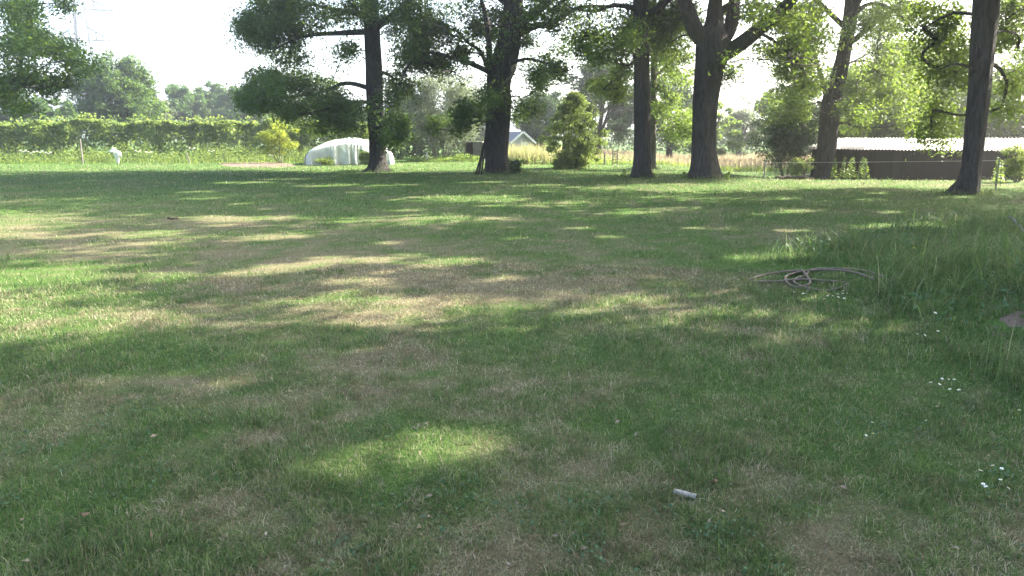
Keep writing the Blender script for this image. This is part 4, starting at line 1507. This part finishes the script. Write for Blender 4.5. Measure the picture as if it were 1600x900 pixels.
# ------------------------------------------------------------------ white plastic tunnel
def tunnel():
    D = 44.6
    c = at(547, 257, D)
    z0 = float(height(c[0], c[1]))
    root = empty('plastic_tunnel', (c[0], c[1], z0), math.radians(10))
    tag(root, 'low collapsed tunnel covered in white plastic sheet', 'tunnel')
    W, H, L = 2.55, 1.28, 4.2
    nu, nv = 60, 30

    def prof(a, back):
        """outline of the sheet at angle a (0 = left foot); the back stands higher than the sagging front"""
        ca, sa = math.cos(a), math.sin(a)
        x = -W * math.copysign(abs(ca) ** 0.62, ca)
        h = H * (1 + 0.24 * min(1.0, back * 2.2))
        z = h * max(0.0, sa) ** 0.55
        t = x / W
        z *= 1 - 0.24 * max(0.0, t) ** 1.6 - 0.26 * max(0.0, -t) ** 1.3 * (1 - 0.6 * max(0.0, -t) ** 8)
        return x, z

    vs, fs = [], []
    for j in range(nv + 1):
        y = L * j / nv
        for i in range(nu + 1):
            a = math.pi * i / nu
            x, z = prof(a, j / nv)
            sa = math.sin(a)
            ca = math.cos(a)
            z *= 1 - 0.05 * abs(math.sin(math.pi * j / nv * 4))
            n = float(fbm(x * 1.3 + 4, y * 1.3, 601, 3)) - 0.5
            pl = 0.04 * math.sin(y * 7 + x * 1.5) * (1 - sa) + 0.14 * n
            vs.append((x * (1 + 0.04 * n) + pl * (-ca), y, max(-0.02, z + pl * sa)))
    for j in range(nv):
        for i in range(nu):
            k = j * (nu + 1) + i
            fs.append((k, k + 1, k + nu + 2, k + nu + 1))
    mb = MB()
    mb.add(vs, fs)
    sk = mb.build('cover', M['plastic'], root, smooth=True)
    md = sk.modifiers.new('thick', 'SOLIDIFY')
    md.thickness = 0.006
    tab = [prof(math.pi * i / 200, 0.0) for i in range(201)]
    tx = [p[0] for p in tab]
    tz = [p[1] for p in tab]

    def topz(x):
        return float(np.interp(x, tx, tz))

    def curtain(x0, x1, name, bottom=0.0, pleat=0.07, y=-0.04, cutl=0.0):
        n = 44
        m = 14
        vv, ff = [], []
        for i in range(n + 1):
            t = i / n
            x_ = x0 + (x1 - x0) * t
            zt = topz(x_) + 0.01
            zb = min(zt - 0.02, bottom + cutl * t)
            for j in range(m + 1):
                q = j / m
                z = zt + (zb - zt) * q
                p = pleat * (0.2 + 0.9 * q) * math.sin((x1 - x0) * t * 12 + 1.7 * math.sin(t * 7)) + 0.10 * (float(fbm(x_ * 2, z * 2, 611, 3)) - 0.5) * q
                vv.append((x_ + 0.05 * math.sin(z * 5 + t * 9) * q, y - 0.16 * q + p, z))
        for i in range(n):
            for j in range(m):
                k = i * (m + 1) + j
                ff.append((k, k + 1, k + m + 2, k + m + 1))
        b = MB()
        b.add(vv, ff)
        o = b.build(name, M['plastic'], root, smooth=True)
        mm = o.modifiers.new('thick', 'SOLIDIFY')
        mm.thickness = 0.006

    curtain(-W, -1.15, 'end_curtain', pleat=0.03)
    curtain(-1.15, 0.55, 'end_curtain', y=-0.10, pleat=0.13)
    curtain(0.55, 1.35, 'end_flap', bottom=0.95, pleat=0.02, cutl=-0.28)
    curtain(1.35, W, 'end_curtain')
    for y in (0.06, L * 0.33, L * 0.66, L - 0.05):
        hp = []
        for i in range(25):
            x, z = prof(math.pi * i / 24, y / L)
            hp.append((x * 0.95, y, max(0, z * 0.91 - 0.06)))
        MB().tube(hp, 0.015, 6).build('hoop', M['steel'], root, smooth=True)
    # plants inside the opening and weeds at the left side wall
    M4 = root.matrix_basis.to_3x3() if False else Matrix.Rotation(math.radians(10), 3, 'Z')
    for k, (x, y, r, h, lab) in enumerate(((0.95, 0.55, 0.42, 0.75, 'green plant showing through the opening of the plastic tunnel'), (-1.45, -0.5, 0.6, 0.45, 'dark weeds against the left wall of the plastic tunnel'))):
        q = M4 @ Vector((x, y, 0)) + Vector((c[0], c[1], z0))
        bush('weed_clump', lab, 'plant', (q.x, q.y, z0), (r, r * 0.7, h), 24, 55, 0.07, 'nettle' if k == 0 else 'hedge', stems=4, gap=0.0, shell=0.1, clump_r=(0.3, 0.45), stem_r=0.015)


tunnel()


# ------------------------------------------------------------------ slatted box and little house
def slat_box():
    D = 51.5
    c = at(734, 250, D)
    z0 = float(height(c[0], c[1]))
    root = empty('slatted_box', (c[0], c[1], z0), math.radians(-24))
    tag(root, 'grey slatted wooden box with a dark open front', 'box')
    W, L, H = 0.62, 1.0, 1.26
    # open front faces the camera at the left, slatted side to the right
    for k in range(9):
        MB().box((W / 2 + 0.38, L * 0.0, 0.09 + k * 0.135), (0.76, 0.025, 0.105), rz=0).build('slat', M['wood_grey'], root)
    for x in (-W / 2, W / 2 - 0.02, W / 2 + 0.76):
        MB().box((x, 0.03, H / 2), (0.06, 0.06, H)).build('post', M['wood_grey'], root)
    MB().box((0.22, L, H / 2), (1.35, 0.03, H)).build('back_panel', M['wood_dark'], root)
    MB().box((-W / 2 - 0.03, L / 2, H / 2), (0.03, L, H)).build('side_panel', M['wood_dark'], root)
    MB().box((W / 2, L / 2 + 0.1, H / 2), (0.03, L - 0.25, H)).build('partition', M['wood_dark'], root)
    MB().box((W / 2 + 0.80, L / 2, H / 2), (0.03, L, H)).build('side_panel', M['wood_grey'], root)
    MB().box((0.24, L / 2, H + 0.03), (1.5, L + 0.15, 0.05)).build('lid', M['wood_grey'], root)


slat_box()


def gable_house():
    D = 60.0
    c = at(816, 240, D)
    z0 = float(height(c[0], c[1]))
    root = empty('garden_house', (c[0], c[1], z0), math.radians(22))
    tag(root, 'little pale garden house with white gable boards and slate roof', 'garden house')
    W, L, He, Ha = 0.92, 3.0, 1.25, 2.0
    mb = MB()
    mb.add([(-W, 0, 0), (W, 0, 0), (W, 0, He), (0, 0, Ha), (-W, 0, He), (-W, L, 0), (W, L, 0), (W, L, He), (0, L, Ha), (-W, L, He)],
           [(0, 1, 2, 3, 4), (9, 8, 7, 6, 5), (1, 6, 7, 2), (5, 0, 4, 9), (0, 5, 6, 1)])
    mb.build('wall', M['siding'], root)
    for s in (-1, 1):
        ang = math.atan2(Ha - He, W)
        R = Matrix.Rotation(s * ang, 3, 'Y')
        ln = math.hypot(W, Ha - He) + 0.22
        n = R @ Vector((0, 0, 1))
        mid = Vector((s * (W + 0.16) / 2, L / 2, Ha - (Ha - He) / W * (W + 0.16) / 2)) + n * 0.05
        MB().box(mid, (ln, L + 0.36, 0.05), M=R).build('roof', M['slate'], root)
        mid2 = Vector((s * (W + 0.16) / 2, -0.21, Ha - (Ha - He) / W * (W + 0.16) / 2)) + n * 0.03
        MB().box(mid2, (ln, 0.04, 0.16), M=R).build('gable_board', M['white'], root)
    d = MB().box((0.22, -0.02, 0.62), (0.62, 0.04, 1.2)).build('door', M['white'], root)
    for sx in (-0.13, 0.13):
        MB().box((0.22 + sx, -0.046, 0.80), (0.22, 0.012, 0.62)).build('pane', M['glass'], d)


gable_house()


# ------------------------------------------------------------------ long low shed
def long_shed():
    A = np.array([14.7, 36.8])
    B = np.array([24.6, 30.2])
    L = float(np.linalg.norm(B - A))
    ang = math.atan2(B[1] - A[1], B[0] - A[0])
    z0 = -0.44
    root = empty('long_shed', (A[0], A[1], z0), ang)
    tag(root, 'long low dark shed with pale corrugated roof behind the right trees', 'shed')
    HE, HR, DP = 1.46, 1.93, 4.2
    # front wall of upright boards, each a part
    w = 0.36
    n = int(L / w)
    me0 = None
    for k in range(n):
        o = MB()
        o.box((0, 0, HE / 2 - 0.05), (w - 0.015, 0.03, HE + 0.05))
        if me0 is None:
            me0 = o.mesh('board')
            me0.materials.append(M['board'])
        b = link('board', me0, None, root, (w * (k + 0.5), 0.012 * ((k * 7) % 3 - 1) + 0.03, 0))
    MB().box((L / 2, 0.07, 0.55), (L, 0.04, 0.10)).build('rail', M['wood_dark'], root)
    MB().box((L / 2, 0.03, HE - 0.03), (L, 0.09, 0.10)).build('eave_beam', M['wood_dark'], root)
    sw = MB()
    for x in (0.0, L):
        sw2 = MB()
        sw2.add([(x - 0.02, 0.06, -0.2), (x - 0.02, DP, -0.2), (x - 0.02, DP, HR), (x - 0.02, 0.06, HE), (x + 0.02, 0.06, -0.2), (x + 0.02, DP, -0.2), (x + 0.02, DP, HR), (x + 0.02, 0.06, HE)],
                [(0, 1, 2, 3), (7, 6, 5, 4), (0, 4, 5, 1), (1, 5, 6, 2), (2, 6, 7, 3), (3, 7, 4, 0)])
        sw2.build('end_wall', M['wood_dark'], root)
    MB().box((L / 2, DP, HR / 2), (L, 0.04, HR)).build('back_wall', M['wood_dark'], root)
    # corrugated sheets, one mesh shared by all
    sh_w = 0.98
    per = 0.146
    seg = 6
    slope = math.atan2(HR - HE, DP)
    m = MB()
    cols = int(sh_w / per * seg) + 2
    vs, fs = [], []
    ln = (DP + 0.45) / math.cos(slope)
    for side in (0, 1):
        for r in range(2):
            for i in range(cols + 1):
                x = sh_w * 1.04 * i / cols
                vs.append((x, ln * r, 0.026 * math.sin(2 * math.pi * x / per) - 0.006 * side))
    c1 = cols + 1
    for i in range(cols):
        fs.append((i, i + 1, c1 + i + 1, c1 + i))
        fs.append((2 * c1 + i + 1, 2 * c1 + i, 3 * c1 + i, 3 * c1 + i + 1))
        fs.append((i + 1, i, 2 * c1 + i, 2 * c1 + i + 1))
    m.add(vs, fs)
    rm = m.mesh('roof_sheet')
    rm.materials.append(M['roof_sheet'])
    k = 0
    x = -0.22
    while x < L + 0.1:
        o = link('roof_sheet', rm, None, root, (x, -0.26 + rng.normal(0, 0.012), HE + 0.06 - 0.26 * math.tan(slope) + (0.011 if k % 2 else 0.0)))
        o.rotation_euler = (slope, 0, 0)
        x += sh_w - 0.02
        k += 1
    # old leaves and twigs lying on the roof
    return root, A, ang, z0


shed, A_, ANG_, Z0_ = long_shed()

# fence wire strung past the trunks
p0 = at(1196, 254.5, 29.0)
p1 = at(1375, 253.0, 27.2)
p2 = at(1562, 251.0, 23.5)
wire = empty('fence_wire', (p0[0], p0[1], float(height(p0[0], p0[1]))))
tag(wire, 'thin pale wire stretched in front of the shed', 'wire')
wb = np.array([p0[0], p0[1], float(height(p0[0], p0[1]))])
MB().tube([p0 - wb, p1 - wb, p2 - wb], 0.0035, 5).build('strand', M['wire'], wire)
for q in (p0, p2):
    b = q - wb
    MB().tube([(b[0], b[1] + 0.02, float(height(q[0], q[1])) - wb[2] - 0.1), (b[0], b[1] + 0.02, b[2] + 0.08)], 0.025, 6).build('stake', M['wood_grey'], wire)


# ------------------------------------------------------------------ small things round the trees
def pole(label, a, b, r, cat='pole', name='leaning_pole', mat='wood_dark'):
    a = np.array(a)
    b = np.array(b)
    n = 6
    pts = [a + (b - a) * k / n + rng.normal(0, 0.012, 3) for k in range(n + 1)]
    o = MB().tube([p - a for p in pts], list(np.linspace(r, r * 0.75, n + 1)), 8).build(name, M[mat], None, tuple(a), smooth=True)
    tag(o, label, cat)
    return o


def foot_at(u, dep):
    d = ray(u, 268)
    x = d[0] / d[1] * dep
    return np.array([x, dep, float(height(x, dep)) - 0.04])


pole('outermost of the poles leaning on the broad old tree', foot_at(743, 32.8), at(759, 216, 33.1), 0.05)
pole('middle pole of those leaning on the broad old tree', foot_at(747.5, 32.7), at(761, 204, 33.0), 0.055)
pole('innermost pole leaning on the broad old tree', foot_at(752, 32.6), at(762, 212, 33.0), 0.045)

# white figure near the hedge: bust-like board with head, folded arm, tapering to its foot
def figure():
    D = 45.0
    f = at(181, 257, D)
    z0 = float(height(f[0], f[1]))
    root = empty('garden_figure', (f[0], f[1], z0), math.radians(10))
    tag(root, 'white garden figure standing on the grass by the hedge', 'statue')
    k = D / F
    rows = [(257, 184.0, 1.2), (253, 184.0, 2.2), (248, 184.0, 3.6), (243, 184.5, 5.0), (239, 184.2, 5.6), (236.5, 183, 5.0), (235, 181.5, 2.6)]
    pts = [((u - 181) * k, 0, max(0.0, (257 - v) * k)) for v, u, r in rows]
    m = MB()
    n = 14
    vs, fs = [], []
    for (p, (v, u, r)) in zip(pts, rows):
        for i in range(n):
            a = 2 * math.pi * i / n
            vs.append((p[0] + math.cos(a) * r * k, math.sin(a) * r * k * 0.6, p[2]))
    for i in range(len(rows) - 1):
        for j in range(n):
            fs.append((i * n + j, i * n + (j + 1) % n, (i + 1) * n + (j + 1) % n, (i + 1) * n + j))
    fs.append(tuple(range(n))[::-1])
    fs.append(tuple((len(rows) - 1) * n + j for j in range(n)))
    m.add(vs, fs)
    m.build('body', M['white'], root, smooth=True)
    h = bmesh.new()
    bmesh.ops.create_icosphere(h, subdivisions=2, radius=1.0)
    for v in h.verts:
        v.co = Vector((v.co.x * 3.2 * k + (180 - 181) * k, v.co.y * 2.8 * k, v.co.z * 2.4 * k + (257 - 233.8) * k))
    me_ = bpy.data.meshes.new('head')
    h.to_mesh(me_)
    h.free()
    link('head', me_, M['white'], root, smooth=True)
    MB().tube([(2.0 * k, -1.0 * k, 19 * k), (-3 * k, -2 * k, 20.5 * k), (-5.0 * k, -2.4 * k, 19.2 * k), (-5.2 * k, -2.4 * k, 18.0 * k)], [2.3 * k, 2.3 * k, 2.6 * k, 1.5 * k], 10).build('arm', M['white'], root, smooth=True)
    MB().tube([(7.4 * k, 0, 19 * k), (8.6 * k, -0.6 * k, 15 * k), (8.2 * k, -1 * k, 11.5 * k)], [1.6 * k, 1.5 * k, 1.0 * k], 8).build('arm', M['white'], root, smooth=True)


figure()


def post(label, u, vtop, dep, r, mat='wood_grey', lean=0.0, name='fence_post'):
    t = at(u, vtop, dep)
    z = float(height(t[0], t[1]))
    n = 5
    H = t[2] - z
    o = MB().tube([(lean * s, 0, -0.1 + (H + 0.1) * s) for s in np.linspace(0, 1, n)], [r, r, r * 0.97, r * 0.95, r * 0.8], 9).build(name, M[mat], None, (t[0], t[1], z), smooth=False)
    tag(o, label, 'post')
    return o


post('weathered fence post in the hedge bank left of the white figure', 125, 217, 46.6, 0.05)
post('leaning grey post among the hedge weeds near the soil strip', 297, 238, 46.8, 0.035, lean=-0.25)
post('short pale stake under the grey green bush', 667, 237, 50.5, 0.06, mat='stone', name='stake')
post('stake standing left of the wooden ladder', 945, 238, 45.2, 0.05, name='stake')
for (u, lab) in ((1144, 'small far fence post left of the young meadow tree'), (1183, 'small far fence post right of the young meadow tree')):
    post(lab, u, 237, 72.0, 0.07)


def ladder():
    D = 45.0
    a = foot_at(957, D)
    b = foot_at(964, D)
    root = empty('ladder', tuple(a))
    tag(root, 'small wooden ladder standing in the weeds beside the shrub', 'ladder')
    H = at(957, 233, D)[2] - a[2]
    wd = b[0] - a[0]
    for x in (0, wd):
        MB().box((x, 0.0 + 0.0, H / 2), (0.05, 0.04, H)).build('rail', M['wood_grey'], root)
    for k in range(5):
        MB().box((wd / 2, 0, 0.18 + k * (H - 0.3) / 4), (wd - 0.054, 0.03, 0.035)).build('rung', M['wood_grey'], root)
    root.rotation_euler = (math.radians(-6), 0, 0)


ladder()


def log(label, u0, v0, u1, v1, dep, r, name='fallen_log', mat='log'):
    a = at(u0, v0, dep)
    b = at(u1, v1, dep + 0.3)
    a[2] = float(height(a[0], a[1])) + r * 0.7
    b[2] = float(height(b[0], b[1])) + r * 1.0
    n = 9
    pts = [a + (b - a) * k / n + np.array([0, rng.normal(0, r * 0.25), rng.normal(0, r * 0.22)]) for k in range(n + 1)]
    rr = [r * rng.uniform(0.8, 1.15) for _ in pts]
    rr[0] *= 0.7
    rr[-1] *= 0.7
    o = MB().tube([p - a for p in pts], rr, 9).build(name, M[mat], None, tuple(a), smooth=True)
    tag(o, label, 'log')


log('long fallen log on the grass left of the leaning tree', 1211, 273, 1264, 271, 29.6, 0.085)
log('short log lying on the long fallen log', 1234, 269, 1270, 268, 29.75, 0.06)


def rock(label, u, v, r, squash=0.55, mat='stone', dep=None):
    g = ground(u, v)
    bm = bmesh.new()
    bmesh.ops.create_icosphere(bm, subdivisions=3, radius=1.0)
    s = rng.uniform(0, 40)
    for w in bm.verts:
        n = 0.75 + 0.5 * float(fbm(w.co.x * 1.3 + s, w.co.y * 1.3 + w.co.z * 1.7, 701, 3))
        w.co = Vector((w.co.x * r * n, w.co.y * r * n * 0.8, w.co.z * r * n * squash + r * squash * 0.5))
    me_ = bpy.data.meshes.new('stone')
    bm.to_mesh(me_)
    bm.free()
    o = link('stone', me_, M[mat], None, tuple(g), smooth=True)
    tag(o, label, 'stone')


rock('pale stone at the left foot of the leaning tree', 1259, 277, 0.22)
rock('greenish stone at the right foot of the leaning tree', 1309, 279, 0.26)


# ------------------------------------------------------------------ hose, pipe, stick
def gz(u, v, lift):
    g = ground(u, v)
    return (g[0], g[1], g[2] + lift)


hose_px = [(1250, 436, .05), (1232, 441, .05), (1228, 436, .07), (1245, 429, .07), (1262, 427, .06), (1258, 434, .08), (1240, 441, .07), (1247, 447, .04), (1268, 453, .03), (1295, 456, .03),
           (1318, 450, .05), (1322, 446, .07), (1290, 444, .10), (1250, 442, .10), (1210, 443, .06), (1171, 441, .04), (1178, 436, .04), (1205, 430, .06), (1240, 427, .08), (1262, 428, .09),
           (1275, 424, .08), (1310, 423, .06), (1345, 425, .06), (1375, 433, .05), (1388, 441, .03), (1370, 440, .04), (1340, 431, .08), (1310, 427, .09), (1275, 427, .10), (1245, 430, .09), (1226, 438, .08), (1240, 450, .03), (1265, 447, .08), (1258, 433, .10), (1252, 427, .11)]
pts = catmull([gz(u, v, 0.002 + l * 0.36) for u, v, l in hose_px], 7)
b0 = pts[0].copy()
o = MB().tube([p - b0 for p in pts], 0.0135, 8).build('garden_hose', M['hose'], None, tuple(b0), smooth=True)
tag(o, 'loosely coiled brown hose lying on the grass at the right', 'hose')


def pipe_piece():
    a = np.array(gz(1053, 773, 0.018))
    b = np.array(gz(1088, 781, 0.016))
    root = empty('pipe_piece', tuple(a))
    tag(root, 'short pale broken tube lying on the near lawn', 'tube')
    d = b - a
    L = np.linalg.norm(d)
    d /= L
    side = np.cross(d, [0, 0, 1])
    side /= np.linalg.norm(side)
    up = np.cross(side, d)
    r = 0.0125
    n, m = 18, 8
    for nm, rr, mat in (('shell', r, M['pipe']), ('lining', r - 0.003, M['pipe_in'])):
        vs, fs = [], []
        for j in range(m + 1):
            for i in range(n + 1):
                ang = math.radians(-40 + 260 * i / n)
                jag = 0.0016 * math.sin(i * 1.1) if j in (0, m) else 0
                q = d * (L * j / m + jag) + (side * math.cos(ang) + up * math.sin(ang)) * rr * (1 + 0.05 * math.sin(i + j))
                vs.append(q)
        for j in range(m):
            for i in range(n):
                k = j * (n + 1) + i
                fs.append((k, k + 1, k + n + 2, k + n + 1))
        mb = MB()
        mb.add(vs, fs)
        mb.build(nm, mat, root, smooth=True)


pipe_piece()

a = np.array(gz(1572, 366, 0.30))
b = np.array(gz(1612, 384, 0.12))
pole('bare stick poking out of the long grass at the right edge', a, b, 0.018, 'stick', 'stick', 'wood_grey')
a = np.array(gz(646, 671, 0.015))
b = np.array(gz(667, 669, 0.02))
pole('small curved twig lying on the lawn at the sunlit patch', a, b, 0.004, 'twig', 'twig', 'wood_grey')
a = np.array(gz(262, 344, 0.03))
b = np.array(gz(279, 343, 0.03))
pole('small dark stick lying far out on the left lawn', a, b, 0.02, 'stick', 'stick', 'log')


def fallen_leaf(label, u, v, size):
    p = gz(u, v, 0.035)
    mb = MB()
    n = 10
    vs = [(0, 0, 0.004)]
    for i in range(n):
        a = 2 * math.pi * i / n
        r = size * (0.75 + 0.3 * math.cos(2 * a) + 0.10 * math.cos(5 * a))
        vs.append((math.cos(a) * r, math.sin(a) * r * 0.75, 0.008 * math.sin(a * 2 + 1)))
    fs = [(0, 1 + i, 1 + (i + 1) % n) for i in range(n)]
    mb.add(vs, fs)
    o = mb.build('fallen_leaf', M['dead_leaf'], None, p)
    o.rotation_euler = (0.25, -0.2, rng.uniform(0, 6))
    md = o.modifiers.new('thick', 'SOLIDIFY')
    md.thickness = 0.0012
    tag(o, label, 'leaf')


fallen_leaf('reddish brown dead leaf right of the pale tube', 1115, 762, 0.026)
fallen_leaf('pinkish dead leaf on the grass near the lower left corner', 133, 815, 0.018)

# ------------------------------------------------------------------ daisies
def daisy_meshes():
    pt = MB()
    for k in range(9):
        a = k * 2 * math.pi / 9
        c, s = math.cos(a), math.sin(a)
        pt.add([(c * 0.003, s * 0.003, 0), (c * 0.010 - s * 0.004, s * 0.010 + c * 0.004, 0.003), (c * 0.017, s * 0.017, 0.001), (c * 0.010 + s * 0.004, s * 0.010 - c * 0.004, 0.003)], [(0, 3, 2, 1)])
    ct = MB()
    ct.tube([(0, 0, 0), (0, 0, 0.004), (0, 0, 0.006)], [0.0055, 0.005, 0.002], 8)
    st = MB()
    st.tube([(0, 0, -0.075), (0.006, 0, -0.03), (0, 0, 0)], 0.0015, 4)
    ms = []
    for m, n, mat in ((pt, 'petals', 'petal'), (ct, 'centre', 'pollen'), (st, 'stem', 'stem')):
        me_ = m.mesh(n)
        me_.materials.append(M[mat])
        ms.append((n, me_))
    return ms


DM = daisy_meshes()


def daisy(u, v, label, group, s=1.0, yellow=False, lift=0.075):
    g = ground(u, v)
    root = empty('dandelion' if yellow else 'daisy', (g[0], g[1], g[2] + lift))
    q = rng.uniform(0.45, 0.72)
    root.scale = (s * q, s * q, s)
    root.rotation_euler = (rng.normal(-0.25, 0.25), rng.normal(0, 0.25), rng.uniform(0, 6))
    tag(root, label, 'flower', group)
    for n, me_ in DM:
        if yellow and n == 'petals':
            me_ = me_.copy()
            me_.materials.clear()
            me_.materials.append(M['pollen'])
        link(n, me_, None, root)


for (u, v) in ((1240, 468), (1254, 470), (1287, 479), (1292, 474), (1300, 474), (1309, 476), (1308, 471), (1316, 466), (1316, 470), (1322, 470), (1318, 478)):
    daisy(u, v, 'tiny white daisy in the cluster just below the coiled hose', 'daisies below the hose', 1.25)
for (u, v) in ((1430, 552), (1442, 554), (1458, 516), (1462, 547)):
    daisy(u, v, 'white daisy in the long grass of the right bank', 'daisies on the right bank', 1.2, lift=0.15)
for (u, v) in ((1470, 609), (1480, 610), (1489, 610), (1452, 615), (1466, 618), (1482, 626), (1496, 627)):
    daisy(u, v, 'white daisy in the group at the foot of the right bank', 'daisies at the foot of the bank', 1.0)
for (u, v) in ((1361, 680), (1351, 701), (1362, 698), (1445, 677), (1590, 660)):
    daisy(u, v, 'lone white daisy scattered in the lower right lawn', 'scattered daisies', 0.9)
for (u, v) in ((1548, 750), (1562, 755), (1529, 758), (1560, 773), (1533, 780), (1537, 784), (1572, 787)):
    daisy(u, v, 'white daisy in the group nearest the lower right corner', 'daisies in the lower right corner', 0.9)
daisy(1425, 417, 'single yellow dandelion in the long grass behind the hose', None, 1.8, True, 0.22)


# ------------------------------------------------------------------ clover and broad-leaved weeds in the lawn
def weeds(name, label, n_patch, d0, d1, size):
    x, y, d = wedge(n_patch, d0, d1)
    k = (dryness(x, y) < 0.3) & ~in_soil(x, y) & (fbm(x * 0.8, y * 0.8, 801, 3) > 0.47)
    x, y = x[k], y[k]
    m = 14
    cx = (x[:, None] + rng.normal(0, 0.055, (len(x), m))).ravel()
    cyy = (y[:, None] + rng.normal(0, 0.055, (len(x), m))).ravel()
    C = np.column_stack([cx, cyy, height(cx, cyy) + rng.uniform(0.015, 0.045, len(cx))])
    V_ = leaf_geo(C, size, 0.45, aspect=0.8, fold=0.15)
    o = link(name, leaf_mesh(name, V_, np.clip(rng.normal(0.4, 0.25, len(C)), 0, 1)), M['clover'])
    tag(o, label, 'weeds', None, 'stuff')


M['litter'] = leaf_mat('litter', (0.07, 0.045, 0.028), (0.30, 0.24, 0.17), (0.2, 0.15, 0.1), 0.15)
M['clover'] = leaf_mat('clover_leaf', (0.030, 0.070, 0.034), (0.075, 0.140, 0.062), (0.12, 0.22, 0.06), 0.3)
weeds('clover', 'low clover and broad leaved weeds scattered in the lawn', 1100, 2.1, 11.0, 0.017)

# a few dock-like leaves on the bank
xk = rng.uniform(2.6, 9, 900)
yk = rng.uniform(4.5, 14, 900)
kk = in_poly(xk, yk, RANK) & (fbm(xk * 1.3, yk * 1.3, 811, 2) > 0.55)
xk, yk = xk[kk], yk[kk]
m = 5
cx = (xk[:, None] + rng.normal(0, 0.10, (len(xk), m))).ravel()
cyy = (yk[:, None] + rng.normal(0, 0.10, (len(xk), m))).ravel()
C = np.column_stack([cx, cyy, height(cx, cyy) + rng.uniform(0.06, 0.22, len(cx))])
o = link('bank_weeds', leaf_mesh('bank_weeds', leaf_geo(C, 0.075, 0.8, aspect=0.36), np.clip(rng.normal(0.4, 0.25, len(C)), 0, 1)), M['clover'])
tag(o, 'broad leaved weeds among the long grass on the right bank', 'weeds', None, 'stuff')

# long grass the mower leaves round the trunks
tx_, ty_ = [], []
for (u, v, r) in ((590, 268, .62), (775, 270, .75), (1003, 277, .5), (1019, 264, .3), (1100, 278, .9), (1288, 281, .6), (1508, 303, .55), (1240, 274, .7), (804, 271, .5)):
    g = ground(u, v)
    m = 330
    a = rng.uniform(0, 6.283, m)
    q = r * (0.75 + np.abs(rng.normal(0, 0.35, m)))
    tx_.append(g[0] + np.cos(a) * q)
    ty_.append(g[1] + np.sin(a) * q)
x = np.concatenate(tx_)
y = np.concatenate(ty_)
n = len(x)
Vv, Ff, ad, av = blades(x, y, rng.uniform(0.06, 0.26, n) * (0.4 + fbm(x * 2.5, y * 2.5, 121, 2)), np.full(n, 0.02), np.clip(rng.normal(0.5, 0.3, n), 0, 1.3), rng.uniform(0, 6.28, n), np.clip(rng.normal(0.1, 0.2, n), 0, 1), np.clip(rng.normal(0.5, 0.25, n), 0, 1), 2)
tag(link('trunk_grass', np_mesh('trunk_grass', Vv, Ff, {'dry': ad, 'v': av}), M['grass']), 'uncut grass tufts round the feet of the trees', 'grass', None, 'stuff')

# dead bits lying in the turf
x, y, d = wedge(520, 2.1, 13.0)
C = np.column_stack([x, y, height(x, y) + rng.uniform(0.012, 0.035, len(x))])
o = link('lawn_litter', leaf_mesh('lawn_litter', leaf_geo(C, rng.uniform(0.012, 0.035, len(x)), 0.5, aspect=0.5), np.clip(rng.normal(0.5, 0.25, len(x)), 0, 1)), M['litter'])
tag(o, 'scraps of dead leaf and straw lying in the turf', 'litter', None, 'stuff')

tri = sum(sum(max(0, p.loop_total - 2) for p in ob.data.polygons) for ob in COL.objects if ob.type == 'MESH' and len(ob.data.polygons) < 2000)
tri2 = sum(int((np.array([0])).sum()) + sum(1 for _ in ()) + len(ob.data.loops) - 2 * len(ob.data.polygons) for ob in COL.objects if ob.type == 'MESH' and len(ob.data.polygons) >= 2000)
print('TRIANGLES', tri + tri2)

# ------------------------------------------------------------------ air
HAZE = 0.0017  # thin real haze, made denser to stand in for lens glare at the right
if HAZE:
    m, nt, out = new_mat('haze_air')
    pv = nt.nodes.new('ShaderNodeVolumePrincipled')
    pv.inputs['Color'].default_value = (0.97, 0.97, 0.96, 1)
    pv.inputs['Density'].default_value = HAZE
    pv.inputs['Anisotropy'].default_value = 0.74
    nt.links.new(pv.outputs['Volume'], out.inputs['Volume'])
    hz = MB().box((0, 1150, 27), (3400, 3300, 60)).build('haze', m)
    tag(hz, 'thin summer haze filling the air, thickened to imitate a veil of lens glare', None, None, 'stuff')
